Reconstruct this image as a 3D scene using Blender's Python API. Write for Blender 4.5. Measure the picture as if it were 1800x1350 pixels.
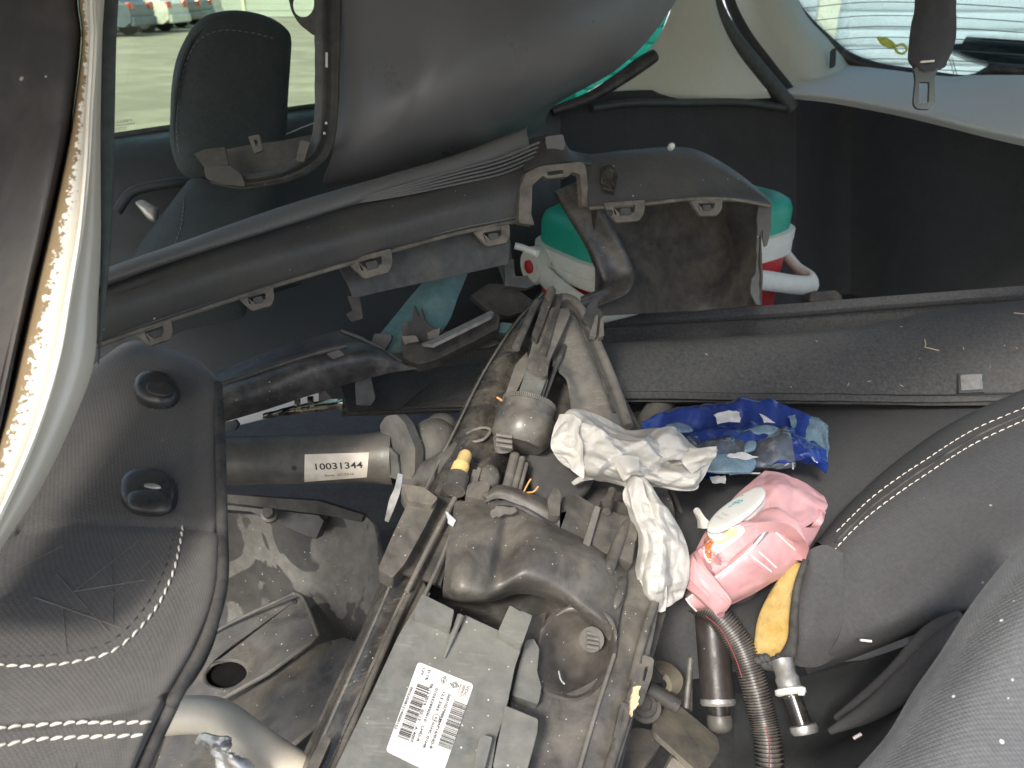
import bpy, math, random
from math import radians, sin, cos, pi, sqrt, atan2
from mathutils import Vector, noise
from mathutils.bvhtree import BVHTree
from mathutils.geometry import tessellate_polygon

for o in list(bpy.data.objects):
    bpy.data.objects.remove(o, do_unlink=True)
S = bpy.context.scene
COL = S.collection
random.seed(7)

# ------------------------------------------------------------------ camera, light, exposure
CAM = Vector((0.0, 0.0, 1.27))
PITCH = radians(27.0)
FPX = 1360.0                                  # focal length in photograph pixels (1800 wide)
cd = bpy.data.cameras.new('camera')
cam = bpy.data.objects.new('camera', cd); COL.objects.link(cam)
cam.location = CAM; cam.rotation_euler = (pi/2 - PITCH, 0, 0)
cd.sensor_width = 36.0; cd.lens = 36.0*FPX/1800.0
cd.clip_start = 0.01; cd.clip_end = 600
cd.dof.use_dof = True; cd.dof.focus_distance = 0.78; cd.dof.aperture_fstop = 11.0
S.camera = cam

SUN_AZ = Vector((-0.40, -1.0)).normalized()   # hazy sun behind the open door, a little to the left
SUN_EL = radians(43)
W = bpy.data.worlds.new('World'); S.world = W; W.use_nodes = True
nt = W.node_tree; bg = nt.nodes['Background']
sky = nt.nodes.new('ShaderNodeTexSky'); sky.sky_type = 'NISHITA'; sky.sun_disc = False
sky.sun_elevation = SUN_EL; sky.sun_rotation = atan2(SUN_AZ.x, SUN_AZ.y)
sky.air_density = 1.0; sky.dust_density = 3.0; sky.ozone_density = 1.2
nt.links.new(sky.outputs[0], bg.inputs[0]); bg.inputs[1].default_value = 0.15
sd = bpy.data.lights.new('sun', 'SUN'); sd.energy = 2.0; sd.angle = radians(9); sd.color = (1.0, 0.96, 0.89)
sun = bpy.data.objects.new('sun', sd); COL.objects.link(sun)
sv = Vector((SUN_AZ.x*cos(SUN_EL), SUN_AZ.y*cos(SUN_EL), sin(SUN_EL)))
sun.location = sv*20; sun.rotation_euler = (-sv).to_track_quat('-Z', 'Y').to_euler()
S.view_settings.view_transform = 'Standard'; S.view_settings.look = 'None'
S.view_settings.gamma = 1.0; S.view_settings.use_curve_mapping = False
S.view_settings.exposure = 0.98
S.render.engine = 'CYCLES'
S.cycles.max_bounces = 10; S.cycles.diffuse_bounces = 5; S.cycles.transparent_max_bounces = 16
S.render.resolution_x = 1024; S.render.resolution_y = 768

# ------------------------------------------------------------------ measuring helpers
CP, SP = cos(PITCH), sin(PITCH)
def ray(px, py):
    h = (px-900.0)/FPX; v = (675.0-py)/FPX
    return Vector((h, CP+SP*v, -SP+CP*v))
def P(px, py, d):
    return CAM + ray(px, py)*d
def zd(px, py, z):
    return (z-CAM.z)/ray(px, py).z             # axial distance at which the ray meets height z
class Pl:
    """a plane in the scene through three measured points"""
    def __init__(s, a, b, c, world=False):
        s.o, b, c = (Vector(a), Vector(b), Vector(c)) if world else (P(*a), P(*b), P(*c))
        s.n = (b-s.o).cross(c-s.o).normalized()
        if s.n.dot(CAM-s.o) < 0: s.n = -s.n
    def at(s, px, py, off=0.0):
        r = ray(px, py)
        return CAM + r*((s.o + s.n*off - CAM).dot(s.n)/r.dot(s.n))
def face(px, py, d, tx=0.0, ty=0.0):
    """plane at a point; tx/ty: how much farther it gets (m of depth per 100 px) to the right / downwards"""
    return Pl((px, py, d), (px+100, py, d+tx), (px, py+100, d+ty))
def cr(pts, n, closed=False):
    """Catmull-Rom through tuples or vectors, n samples"""
    pts = [Vector(p) for p in pts]; m = len(pts)
    if m == 1: return pts*n
    out = []
    for i in range(n):
        t = i/n*m if closed else i/(n-1)*(m-1)
        k = int(t)
        if not closed and k >= m-1: k = m-2
        f = t-k
        if closed: a, b, c, d = pts[(k-1) % m], pts[k % m], pts[(k+1) % m], pts[(k+2) % m]
        else:
            b, c = pts[k], pts[k+1]
            a = pts[k-1] if k > 0 else b*2-c
            d = pts[k+2] if k+2 < m else c*2-b
        out.append(0.5*((b*2) + (c-a)*f + (a*2-b*5+c*4-d)*f*f + (b*3-a-c*3+d)*f*f*f))
    return out
def rc(pts, r, n=4):
    """round the corners of a pixel outline by r pixels"""
    out = []; m = len(pts)
    for i in range(m):
        p = Vector(pts[i][:2]); a = Vector(pts[i-1][:2]); b = Vector(pts[(i+1) % m][:2])
        da, db = a-p, b-p
        ra = min(r, da.length*0.45); rb = min(r, db.length*0.45)
        s, e = p+da.normalized()*ra, p+db.normalized()*rb
        for k in range(n+1):
            t = k/n
            out.append(tuple(s*(1-t)**2 + p*2*t*(1-t) + e*t*t))
    return out
def ell(cx, cy, rx, ry, rot=0, n=28, p=2.0):
    out = []
    for i in range(n):
        a = 2*pi*i/n
        c_, s_ = cos(a), sin(a)
        x = rx*math.copysign(abs(c_)**(2/p), c_); y = ry*math.copysign(abs(s_)**(2/p), s_)
        out.append((cx+x*cos(rot)-y*sin(rot), cy+x*sin(rot)+y*cos(rot)))
    return out
def rag(pts, amp, step=6, seed=1):
    """tear an outline: subdivide and jitter"""
    rr = random.Random(seed); out = []; m = len(pts)
    for i in range(m):
        a = Vector(pts[i]); b = Vector(pts[(i+1) % m]); n = max(1, int((b-a).length/step))
        for k in range(n):
            p = a.lerp(b, k/n)
            out.append((p.x+rr.uniform(-amp, amp), p.y+rr.uniform(-amp, amp)))
    return out

# ------------------------------------------------------------------ object helpers
ROOT = {}
BV = {}
def props(o, label=None, cat=None, group=None, kind=None):
    if label: o['label'] = label
    if cat: o['category'] = cat
    if group: o['group'] = group
    if kind: o['kind'] = kind
    return o
def thing(name, label, cat, loc, group=None):
    o = bpy.data.objects.new(name, None); COL.objects.link(o)
    o.empty_display_size = 0.05; o.location = loc
    ROOT[o.name] = Vector(loc)
    return props(o, label, cat, group)
def base_of(o):
    while o.parent: o = o.parent
    return ROOT[o.name]
def mk(name, V, F, mat, parent=None, smooth=True, bevel=0.0, seg=2, uv=None, label=None, cat=None, group=None, kind=None, ang=40, bvh=False):
    V = [Vector(v) for v in V]
    if parent is not None: org = base_of(parent)
    else:
        xs = [v.x for v in V]; ys = [v.y for v in V]
        org = Vector(((min(xs)+max(xs))/2, (min(ys)+max(ys))/2, min(v.z for v in V)))
    me = bpy.data.meshes.new(name)
    me.from_pydata([v-org for v in V], [], F)
    me.validate(); me.update()
    if uv:
        ul = me.uv_layers.new(name='UVMap')
        for l in me.loops: ul.data[l.index].uv = uv[l.vertex_index]
    if smooth:
        me.polygons.foreach_set('use_smooth', [True]*len(me.polygons))
        me.set_sharp_from_angle(angle=radians(ang))
    me.materials.append(mat)
    o = bpy.data.objects.new(name, me); COL.objects.link(o)
    if parent is not None: o.parent = parent
    else: o.location = org; ROOT[o.name] = org
    if bevel > 0:
        b = o.modifiers.new('bevel', 'BEVEL'); b.width = bevel; b.segments = seg; b.limit_method = 'ANGLE'; b.angle_limit = radians(35)
    props(o, label, cat, group, kind)
    if bvh: BV[o.name] = BVHTree.FromPolygons(V, F)
    return o
def on(o, px, py, off=0.0006):
    r = ray(px, py).normalized()
    loc, n, i, dist = BV[o.name].ray_cast(CAM, r)
    if loc is None: return None, None
    if n.dot(CAM-loc) < 0: n = -n
    return loc+n*off, n
def grid(rows, nu, nv, disp=None, thick=0.004, flip=False, lin=False, world=False, mean=0.0):
    """surface through measured rows of (px, py, depth), given a body 'thick' metres deep away from the viewer"""
    g = []
    rr = [cr([p if world else P(*p) for p in r], nu) for r in rows]
    cols = [cr([r[i] for r in rr], nv) for i in range(nu)]
    G = [[cols[i][j] for i in range(nu)] for j in range(nv)]
    def nrm(j, i):
        a = G[j][min(i+1, nu-1)]-G[j][max(i-1, 0)]; b = G[min(j+1, nv-1)][i]-G[max(j-1, 0)][i]
        n = a.cross(b)
        return n.normalized() if n.length > 1e-12 else Vector((0, 0, 1))
    c = nrm(nv//2, nu//2)
    sg = 1 if c.dot(CAM-G[nv//2][nu//2]) > 0 else -1
    if flip: sg = -sg
    wu = sum((G[nv//2][i+1]-G[nv//2][i]).length for i in range(nu-1)); wv = sum((G[j+1][nu//2]-G[j][nu//2]).length for j in range(nv-1))
    uv = []
    N = [[nrm(j, i)*sg for i in range(nu)] for j in range(nv)]
    V = []
    av = sum((n for r in N for n in r), Vector()).normalized()
    for j in range(nv):
        for i in range(nu):
            u, v = i/(nu-1), j/(nv-1)
            p = G[j][i]
            if disp:
                ax_ = N[j][i].lerp(av, mean).normalized() if mean else N[j][i]
                p = p + ax_*disp(u*wu, v*wv, u, v)
            V.append(p); uv.append((u*wu, v*wv))
    F = [(j*nu+i, j*nu+i+1, (j+1)*nu+i+1, (j+1)*nu+i) for j in range(nv-1) for i in range(nu-1)]
    if sg < 0: F = [tuple(reversed(f)) for f in F]
    if thick > 0:
        n0 = len(V)
        for j in range(nv):
            for i in range(nu):
                V.append(V[j*nu+i]-N[j][i]*thick); uv.append(uv[j*nu+i])
        F += [tuple(reversed([k+n0 for k in f])) for f in F]
        edge = [i for i in range(nu)] + [j*nu+nu-1 for j in range(1, nv)] + [(nv-1)*nu+i for i in range(nu-2, -1, -1)] + [j*nu for j in range(nv-2, 0, -1)]
        for k in range(len(edge)):
            a, b = edge[k], edge[(k+1) % len(edge)]
            F.append((a, a+n0, b+n0, b) if sg > 0 else (b, b+n0, a+n0, a))
    return V, F, uv
def sheet(name, rows, mat, nu=24, nv=16, disp=None, thick=0.004, flip=False, mean=0.0, **k):
    V, F, uv = grid(rows, nu, nv, disp, thick, flip, mean=mean)
    return mk(name, V, F, mat, uv=uv, **k)
def solid(loops, pl, thick, off=0.0):
    """outline (and holes) on a plane, extruded away from the viewer"""
    L3 = [[pl.at(x, y, off) for x, y in lp] for lp in loops]
    flat = [p for lp in L3 for p in lp]; n0 = len(flat)
    V = flat + [p-pl.n*thick for p in flat]
    # express in plane coordinates so that tessellation is stable
    ax = (flat[1]-flat[0]).normalized(); ay = pl.n.cross(ax)
    T = tessellate_polygon([[Vector(((p-flat[0]).dot(ax), (p-flat[0]).dot(ay), 0)) for p in lp] for lp in L3])
    F = []
    for t in T:
        a, b, c = (flat[i] for i in t)
        t = tuple(t) if (b-a).cross(c-a).dot(pl.n) > 0 else tuple(reversed(t))
        F.append(t); F.append(tuple(i+n0 for i in reversed(t)))
    s = 0
    for lp in L3:
        m = len(lp)
        area = sum((lp[i]-flat[0]).cross(lp[(i+1) % m]-flat[0]).dot(pl.n) for i in range(m))
        hole = lp is not L3[0]
        for i in range(m):
            a, b = s+i, s+(i+1) % m
            q = (a, a+n0, b+n0, b) if (area > 0) != hole else (b, b+n0, a+n0, a)
            F.append(q)
        s += m
    return V, F
def poly(name, pts, pl, thick, mat, off=0.0, holes=(), bevel=0.0008, **k):
    V, F = solid([list(pts)]+[list(h) for h in holes], pl, thick, off)
    return mk(name, V, F, mat, bevel=bevel, **k)
def tube_geo(pts, rad, seg=10, n=None, world=False, flat=1.0, caps=True):
    p = [q if world else P(*q) for q in pts]
    if n: 
        rr = rad if isinstance(rad, (list, tuple)) else [rad]*len(p)
        rad = [v.x for v in cr([Vector((r, 0, 0)) for r in rr], n)] if not callable(rad) else rad
        p = cr(p, n)
    m = len(p); V = []; F = []
    t0 = (p[1]-p[0]).normalized(); ref = Vector((0, 0, 1)) if abs(t0.z) < 0.9 else Vector((1, 0, 0))
    u = (ref-t0*ref.dot(t0)).normalized()
    for i in range(m):
        t = (p[min(i+1, m-1)]-p[max(i-1, 0)]).normalized()
        u = (u-t*u.dot(t)).normalized(); w = t.cross(u)
        r = rad(i/(m-1)) if callable(rad) else (rad[i] if isinstance(rad, (list, tuple)) else rad)
        for k in range(seg):
            a = 2*pi*k/seg
            V.append(p[i]+u*cos(a)*r+w*sin(a)*r*flat)
    for i in range(m-1):
        for k in range(seg):
            a, b = i*seg+k, i*seg+(k+1) % seg
            F.append((a, b, b+seg, a+seg))
    if caps:
        F.append(tuple(reversed(range(seg)))); F.append(tuple(range((m-1)*seg, m*seg)))
    return V, F
def tube(name, pts, rad, mat, seg=12, n=None, world=False, flat=1.0, **k):
    V, F = tube_geo(pts, rad, seg, n, world, flat)
    return mk(name, V, F, mat, **k)
def lathe(name, a, b, prof, mat, seg=28, world=False, **k):
    """turned shape: prof = [(fraction along a-b, radius)]"""
    a, b = (a, b) if world else (P(*a), P(*b))
    V, F = tube_geo([a.lerp(b, t) for t, r in prof], [r for t, r in prof], seg, None, True)
    return mk(name, V, F, mat, **k)
def cushion(name, pts, pl, hf, hb, mat, off=0.0, p=2.6, K=7, N=48, wob=0.0, **k):
    """outline inflated to both sides of a plane: pads, caps, knobs"""
    o = [pl.at(q[0], q[1], off) for q in cr([Vector((x, y, 0)) for x, y in pts], N, True)]
    c = sum(o, Vector())/len(o)
    V = []; F = []
    S_ = [sin(pi/2*(1-i/K)) for i in range(K)]
    S_[0] = 1.0
    for side, h in ((1, hf), (-1, hb)):
        st = len(V)
        for s in S_:
            z = h*(max(0.0, 1-s**p))**(1/p)
            for q in o:
                v = c+(q-c)*s+pl.n*side*z
                if wob: v = v+pl.n*wob*noise.noise(v*40)
                V.append(v)
        V.append(c+pl.n*side*h)
        for r in range(K-1):
            for i in range(N):
                a, b = st+r*N+i, st+r*N+(i+1) % N
                F.append((a, b, b+N, a+N) if side > 0 else (b, a, a+N, b+N))
        for i in range(N):
            a, b = st+(K-1)*N+i, st+(K-1)*N+(i+1) % N
            F.append((a, b, len(V)-1) if side > 0 else (b, a, len(V)-1))
    return mk(name, V, F, mat, ang=60, **k)
def join(*geo):
    V, F = [], []
    for g in geo:
        n = len(V); V += list(g[0]); F += [tuple(i+n for i in f) for f in g[1]]
    return V, F
def boxw(c, ax, ay, az, lx, ly, lz):
    """box geometry in world space: centre, unit axes, full lengths"""
    V = [c+ax*(sx*lx/2)+ay*(sy*ly/2)+az*(sz*lz/2) for sx in (-1, 1) for sy in (-1, 1) for sz in (-1, 1)]
    F = [(0, 1, 3, 2), (4, 6, 7, 5), (0, 4, 5, 1), (2, 3, 7, 6), (0, 2, 6, 4), (1, 5, 7, 3)]
    return V, F
def patch(name, o, q, nu, nv, mat, off=0.0008, thick=0.0, **k):
    """thin label lying on another surface: q = four pixel corners"""
    V = []; F = []
    for j in range(nv):
        for i in range(nu):
            u, v = i/(nu-1), j/(nv-1)
            x = (q[0][0]*(1-u)+q[1][0]*u)*(1-v)+(q[3][0]*(1-u)+q[2][0]*u)*v; y = (q[0][1]*(1-u)+q[1][1]*u)*(1-v)+(q[3][1]*(1-u)+q[2][1]*u)*v
            V.append(on(o, x, y, off)[0])
    F = [(j*nu+i, (j+1)*nu+i, (j+1)*nu+i+1, j*nu+i+1) for j in range(nv-1) for i in range(nu-1)]
    return mk(name, V, F, mat, bvh=True, **k)
def stitches(o, pts, mat, parent, ln=0.005, gap=0.0018, r=0.0007, n=400, off=0.0006, twist=0.0, name='stitching'):
    """one thread seam: short raised stitches that follow a surface"""
    c = [q for q in cr([Vector((x, y, 0)) for x, y in pts], n)]
    w = []
    for q in c:
        l, nn = on(o, q.x, q.y, off)
        if l is not None: w.append((l, nn))
    geo = []; acc = 0.0; st = 0; i = 0
    while i < len(w)-1:
        s0 = i; L = 0.0
        while i < len(w)-1 and L < ln:
            L += (w[i+1][0]-w[i][0]).length; i += 1
        a, b = w[s0][0], w[i][0]; m = w[(s0+i)//2][0]+w[(s0+i)//2][1]*r*0.8
        side = (b-a).cross(w[s0][1]).normalized()*twist
        if (b-a).length > ln*0.5 and (b-a).length < ln*3:
            geo.append(tube_geo([a+side, m, b-side], [r*0.5, r, r*0.5], 6, 5, True))
        L = 0.0
        while i < len(w)-1 and L < gap:
            L += (w[i+1][0]-w[i][0]).length; i += 1
    V, F = join(*geo)
    return mk(name, V, F, mat, parent=parent, kind='stuff')
def text(name, body, pl, px, py, ex, ey, hpx, mat, parent, off=0.0004, thin=0.0, wrap=None):
    """lettering laid on a plane from (px,py) to (ex,ey)"""
    cu = bpy.data.curves.new('lettering', 'FONT'); cu.body = body; cu.size = 1.0; cu.resolution_u = 3
    if thin: cu.offset = thin
    t = bpy.data.objects.new('lettering', cu); COL.objects.link(t)
    dg = bpy.context.evaluated_depsgraph_get()
    me = bpy.data.meshes.new_from_object(t.evaluated_get(dg))
    bpy.data.objects.remove(t, do_unlink=True)
    a, b = pl.at(px, py, off), pl.at(ex, ey, off)
    rx = (b-a); wlen = rx.length; rx.normalize(); up = pl.n.cross(rx)
    xs = [v.co.x for v in me.vertices]; x0, x1 = min(xs), max(xs)
    d = (a-CAM).dot(Vector((0, CP, -SP)))
    hs = hpx*d/FPX/0.72
    V = [a+rx*((v.co.x-x0)/(x1-x0)*wlen)+up*(v.co.y*hs) for v in me.vertices]
    if wrap is not None:
        for i, v in enumerate(V):
            l, n_, _, _ = BV[wrap.name].ray_cast(CAM, (v-CAM).normalized())
            if l is not None: V[i] = l+(CAM-l).normalized()*0.0006
    F = [tuple(p.vertices) for p in me.polygons]
    bpy.data.meshes.remove(me)
    return mk(name, V, F, mat, parent=parent, smooth=False)
def tri(x):
    x = x-math.floor(x)
    return abs(2*x-1)
class Crumple:
    """sum of sharp random folds, for paper and film"""
    def __init__(s, seed, n=7, f0=12, f1=60, p=1.5, warp=0.35):
        rr = random.Random(seed); s.k = []; s.w = warp
        for i in range(n):
            a = rr.uniform(0, pi); f = f0*(f1/f0)**(i/max(1, n-1))
            s.k.append((cos(a)*f, sin(a)*f, rr.random(), f0**(p-1)/f**p, rr.uniform(2, 5)))
    def __call__(s, x, y):
        t = 0.0
        for a, b, ph, am, wv in s.k:
            w = noise.noise(Vector((x*9, y*9, wv)))*s.w
            t += (tri(a*x+b*y+ph+w)-0.5)*am
        return t
# ------------------------------------------------------------------ materials
def _n(t, kind, x=0, y=0): 
    return t.nodes.new(kind)
def M(name, col, rough=0.55, dust=None, amt=0.5, ds=14, lo=0.4, hi=0.7, bump=0.15, bs=350, specks=0.0, metal=0.0, coat=0.0, spec=0.5,
      fine=0.25, weave=0.0, wp=0.0022, sheen=0.0, detail=6.0, speckcol=(0.55, 0.52, 0.46), transl=0.0, sss=0.0, ss=210.0, blot=None, streak=0.0, stcol=(0.5, 0.46, 0.38)):
    m = bpy.data.materials.new(name); m.use_nodes = True
    t = m.node_tree; L = t.links.new; b = t.nodes['Principled BSDF']
    tc = _n(t, 'ShaderNodeTexCoord')
    obj = tc.outputs['Object']
    def noise_(scale, det=4.0, rg=0.6, dist=0.0):
        q = _n(t, 'ShaderNodeTexNoise'); q.inputs['Scale'].default_value = scale; q.inputs['Detail'].default_value = det
        q.inputs['Roughness'].default_value = rg; q.inputs['Distortion'].default_value = dist; L(obj, q.inputs['Vector']); return q.outputs['Fac']
    def rng(sock, a, b_, c=0.0, d=1.0):
        q = _n(t, 'ShaderNodeMapRange'); q.inputs[1].default_value = a; q.inputs[2].default_value = b_; q.inputs[3].default_value = c; q.inputs[4].default_value = d
        L(sock, q.inputs[0]); return q.outputs[0]
    def mix(f, a, c, blend='MIX'):
        q = _n(t, 'ShaderNodeMix'); q.data_type = 'RGBA'; q.blend_type = blend
        if isinstance(f, (int, float)): q.inputs[0].default_value = f
        else: L(f, q.inputs[0])
        for s, v in ((6, a), (7, c)):
            if isinstance(v, tuple): q.inputs[s].default_value = (*v[:3], 1)
            else: L(v, q.inputs[s])
        return q.outputs[2]
    c = tuple(col)
    f = rng(noise_(bs*0.25, 5.0), 0.3, 0.7, 1-fine, 1+fine)
    q = _n(t, 'ShaderNodeVectorMath'); q.operation = 'SCALE'; q.inputs[0].default_value = c; L(f, q.inputs['Scale'])
    cur = q.outputs[0]
    if blot:   # stains with a shape of their own
        bc, bsz, blo, bhi = blot
        cur = mix(rng(noise_(bsz, 3.0, 0.5, 0.6), blo, bhi), cur, bc)
    if dust:
        cur = mix(rng(noise_(ds, detail, 0.65, 0.4), lo, hi, 0.0, amt), cur, tuple(dust))
    if streak > 0:   # wiped dust and fine scratches
        for rot, thr in ((0.5, 0.60), (-0.9, 0.63)):
            mp = _n(t, 'ShaderNodeMapping'); mp.inputs['Rotation'].default_value = (0.7, 0.4+rot, rot*1.6); mp.inputs['Scale'].default_value = (18, 420, 260); L(obj, mp.inputs[0])
            q = _n(t, 'ShaderNodeTexNoise'); q.inputs['Scale'].default_value = 1.0; q.inputs['Detail'].default_value = 2.0; L(mp.outputs[0], q.inputs['Vector'])
            mu = _n(t, 'ShaderNodeMath'); mu.operation = 'MULTIPLY'
            L(rng(q.outputs['Fac'], thr, thr+0.06, 0.0, streak*0.28), mu.inputs[0]); L(rng(noise_(22, 3.0), 0.45, 0.62), mu.inputs[1])
            cur = mix(mu.outputs[0], cur, stcol)
    if specks > 0:
        v = _n(t, 'ShaderNodeTexVoronoi'); v.inputs['Scale'].default_value = ss; L(obj, v.inputs['Vector'])
        rnd = _n(t, 'ShaderNodeSeparateColor'); L(v.outputs['Color'], rnd.inputs[0])
        a = rng(rnd.outputs[0], 1-specks, 1-specks+0.02, 0.0, 1.0)
        rad = rng(rnd.outputs[1], 0, 1, 0.03, 0.2)
        lt = _n(t, 'ShaderNodeMath'); lt.operation = 'LESS_THAN'; L(v.outputs['Distance'], lt.inputs[0]); L(rad, lt.inputs[1])
        mu = _n(t, 'ShaderNodeMath'); mu.operation = 'MULTIPLY'; L(a, mu.inputs[0]); L(lt.outputs[0], mu.inputs[1])
        cur = mix(mu.outputs[0], cur, speckcol)
    L(cur, b.inputs['Base Color'])
    L(rng(noise_(ds*2.3, 5.0), 0.3, 0.7, max(0.03, rough-0.12), min(1, rough+0.12)), b.inputs['Roughness'])
    b.inputs['Metallic'].default_value = metal; b.inputs['Coat Weight'].default_value = coat; b.inputs['Coat Roughness'].default_value = 0.08
    b.inputs['Specular IOR Level'].default_value = spec
    if sheen: b.inputs['Sheen Weight'].default_value = sheen; b.inputs['Sheen Roughness'].default_value = 0.4
    h = noise_(bs, 3.0)
    bp = _n(t, 'ShaderNodeBump'); bp.inputs['Strength'].default_value = bump; bp.inputs['Distance'].default_value = 0.001
    if weave > 0:
        uvn = tc.outputs['UV']
        def wv(rot):
            mp = _n(t, 'ShaderNodeMapping'); mp.inputs['Rotation'].default_value = (0, 0, rot); L(uvn, mp.inputs[0])
            w = _n(t, 'ShaderNodeTexWave'); w.inputs['Scale'].default_value = 1.0/wp/3.1416*0.5; w.inputs['Distortion'].default_value = 0.6; w.inputs['Detail'].default_value = 1.0
            w.inputs['Detail Scale'].default_value = 30; L(mp.outputs[0], w.inputs[0]); return w.outputs['Fac']
        mu = _n(t, 'ShaderNodeMath'); mu.operation = 'MULTIPLY'; L(wv(0.5), mu.inputs[0]); L(wv(-1.0), mu.inputs[1])
        ad = _n(t, 'ShaderNodeMath'); ad.operation = 'ADD'; L(h, ad.inputs[0]); L(mu.outputs[0], ad.inputs[1]); h = ad.outputs[0]
        cur2 = mix(rng(mu.outputs[0], 0.0, 1.0, weave*0.45, 0.0), cur, (0.0, 0.0, 0.0)); L(cur2, b.inputs['Base Color'])
    L(h, bp.inputs['Height']); L(bp.outputs[0], b.inputs['Normal'])
    if transl > 0:
        tr = _n(t, 'ShaderNodeBsdfTranslucent'); L(cur, tr.inputs[0])
        mx = _n(t, 'ShaderNodeMixShader'); mx.inputs[0].default_value = transl
        L(b.outputs[0], mx.inputs[1]); L(tr.outputs[0], mx.inputs[2]); L(mx.outputs[0], t.nodes['Material Output'].inputs[0])
    return m
def glassy(name, tint, gloss=0.08, rough=0.02):
    """a pane: tinted see-through with a mirror sheen"""
    m = bpy.data.materials.new(name); m.use_nodes = True; t = m.node_tree; L = t.links.new
    t.nodes.remove(t.nodes['Principled BSDF'])
    tr = _n(t, 'ShaderNodeBsdfTransparent'); tr.inputs[0].default_value = (*tint, 1)
    gl = _n(t, 'ShaderNodeBsdfGlossy'); gl.inputs['Roughness'].default_value = rough; gl.inputs[0].default_value = (1, 1, 1, 1)
    fr = _n(t, 'ShaderNodeFresnel'); fr.inputs[0].default_value = 1.45
    mx = _n(t, 'ShaderNodeMixShader')
    if gloss >= 0:
        mu = _n(t, 'ShaderNodeMath'); mu.operation = 'MULTIPLY'; mu.inputs[1].default_value = gloss*10; L(fr.outputs[0], mu.inputs[0]); L(mu.outputs[0], mx.inputs[0])
    L(tr.outputs[0], mx.inputs[1]); L(gl.outputs[0], mx.inputs[2]); L(mx.outputs[0], t.nodes['Material Output'].inputs[0])
    return m
DUST = (0.225, 0.205, 0.17)
m_black = M('black_plastic', (0.0330, 0.0330, 0.0345), 0.45, DUST, 0.35, 18, 0.45, 0.75, specks=0.05)
m_blackg = M('glossy_black_plastic', (0.022, 0.021, 0.020), 0.24, (0.2, 0.175, 0.135), 0.6, 30, 0.5, 0.72, bump=0.05, specks=0.08, ss=300, streak=0.7)
m_dusthaze = M('dusty_hazed_housing_plastic', (0.072, 0.067, 0.060), 0.40, DUST, 0.7, 22, 0.42, 0.72, specks=0.18, ss=330, streak=0.12, bump=0.12, bs=500)  # real dust, with base and dust lifted further to paint in a hazy veil
m_cover = M('grey_cover_plastic', (0.125, 0.13, 0.12), 0.4, (0.23, 0.22, 0.185), 0.55, 12, 0.42, 0.72, specks=0.2, ss=260, bump=0.06, streak=0.4)
m_greyp = M('dull_grey_plastic', (0.115, 0.11, 0.10), 0.5, (0.25, 0.225, 0.185), 0.55, 22, 0.38, 0.7, bump=0.1, streak=0.5)
m_bezel = M('dark_bezel_plastic', (0.052, 0.049, 0.045), 0.4, DUST, 0.5, 26, 0.43, 0.72, streak=0.3, specks=0.12, ss=300)
m_skin = M('satin_bumper_skin', (0.105, 0.107, 0.115), 0.36, (0.15, 0.15, 0.152), 0.5, 4, 0.35, 0.75, bump=0.02, fine=0.03)
m_face = M('grained_bumper_plastic', (0.066, 0.065, 0.065), 0.55, (0.14, 0.127, 0.105), 0.45, 9, 0.42, 0.75, bump=0.15, bs=900, specks=0.07, ss=170, fine=0.12)
m_rib = M('ribbed_grey_plastic', (0.135, 0.135, 0.135), 0.55, (0.18, 0.17, 0.15), 0.4, 9, bump=0.1, bs=900, fine=0.08)
m_tan = M('dusty_clip_plastic', (0.10, 0.092, 0.078), 0.7, (0.23, 0.205, 0.165), 0.85, 45, 0.35, 0.68, bump=0.3)
m_flap = M('inner_flap_plastic', (0.0633, 0.0644, 0.0633), 0.6, (0.15, 0.135, 0.11), 0.6, 12, 0.45, 0.75, specks=0.03)
m_brown = M('mud_stained_plastic', (0.042, 0.040, 0.037), 0.75, (0.15, 0.13, 0.10), 0.7, 14, 0.45, 0.75, bump=0.3, fine=0.3)
m_dark = M('dark_lining', (0.036, 0.039, 0.041), 0.95, (0.048, 0.05, 0.05), 0.5, 6, bump=0.5, bs=700, fine=0.2)
m_carpet = M('dark_boot_carpet', (0.070, 0.071, 0.070), 0.97, (0.105, 0.10, 0.09), 0.45, 7, 0.45, 0.8, bump=0.8, bs=900, specks=0.012, ss=170, fine=0.35)
m_doorp = M('dark_door_plastic', (0.042, 0.05, 0.053), 0.5, bump=0.12, bs=700, fine=0.1)
m_fab = M('charcoal_seat_fabric', (0.078, 0.075, 0.072), 0.9, (0.15, 0.135, 0.11), 0.4, 8, 0.4, 0.75, bump=0.3, bs=900, weave=0.28, wp=0.0016, sheen=0.25, specks=0.012, ss=120, fine=0.12)
m_fab2 = M('black_seat_fabric', (0.064, 0.065, 0.067), 0.93, (0.095, 0.094, 0.092), 0.4, 6, 0.4, 0.8, bump=0.3, bs=900, weave=0.22, wp=0.0016, specks=0.012, ss=130, fine=0.15)
m_fabf = M('far_seat_fabric', (0.04, 0.052, 0.054), 0.9, bump=0.3, bs=700, fine=0.15)
m_knob = M('satin_black_sleeve', (0.028, 0.028, 0.028), 0.33, (0.1, 0.09, 0.075), 0.4, 60, 0.5, 0.8, bump=0.03, fine=0.1)
m_lensp = M('smoked_lens_plastic', (0.038, 0.035, 0.031), 0.26, (0.2, 0.175, 0.135), 0.55, 34, 0.48, 0.72, bump=0.04, specks=0.08, ss=320, streak=0.5)
m_pipe = M('dark_seam_piping', (0.03, 0.03, 0.03), 0.85, DUST, 0.3, 40)
m_thread = M('pale_thread', (0.72, 0.68, 0.6), 0.8, (0.4, 0.35, 0.27), 0.5, 60, bump=0.2)
m_threadd = M('dim_thread', (0.16, 0.18, 0.18), 0.8)
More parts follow.
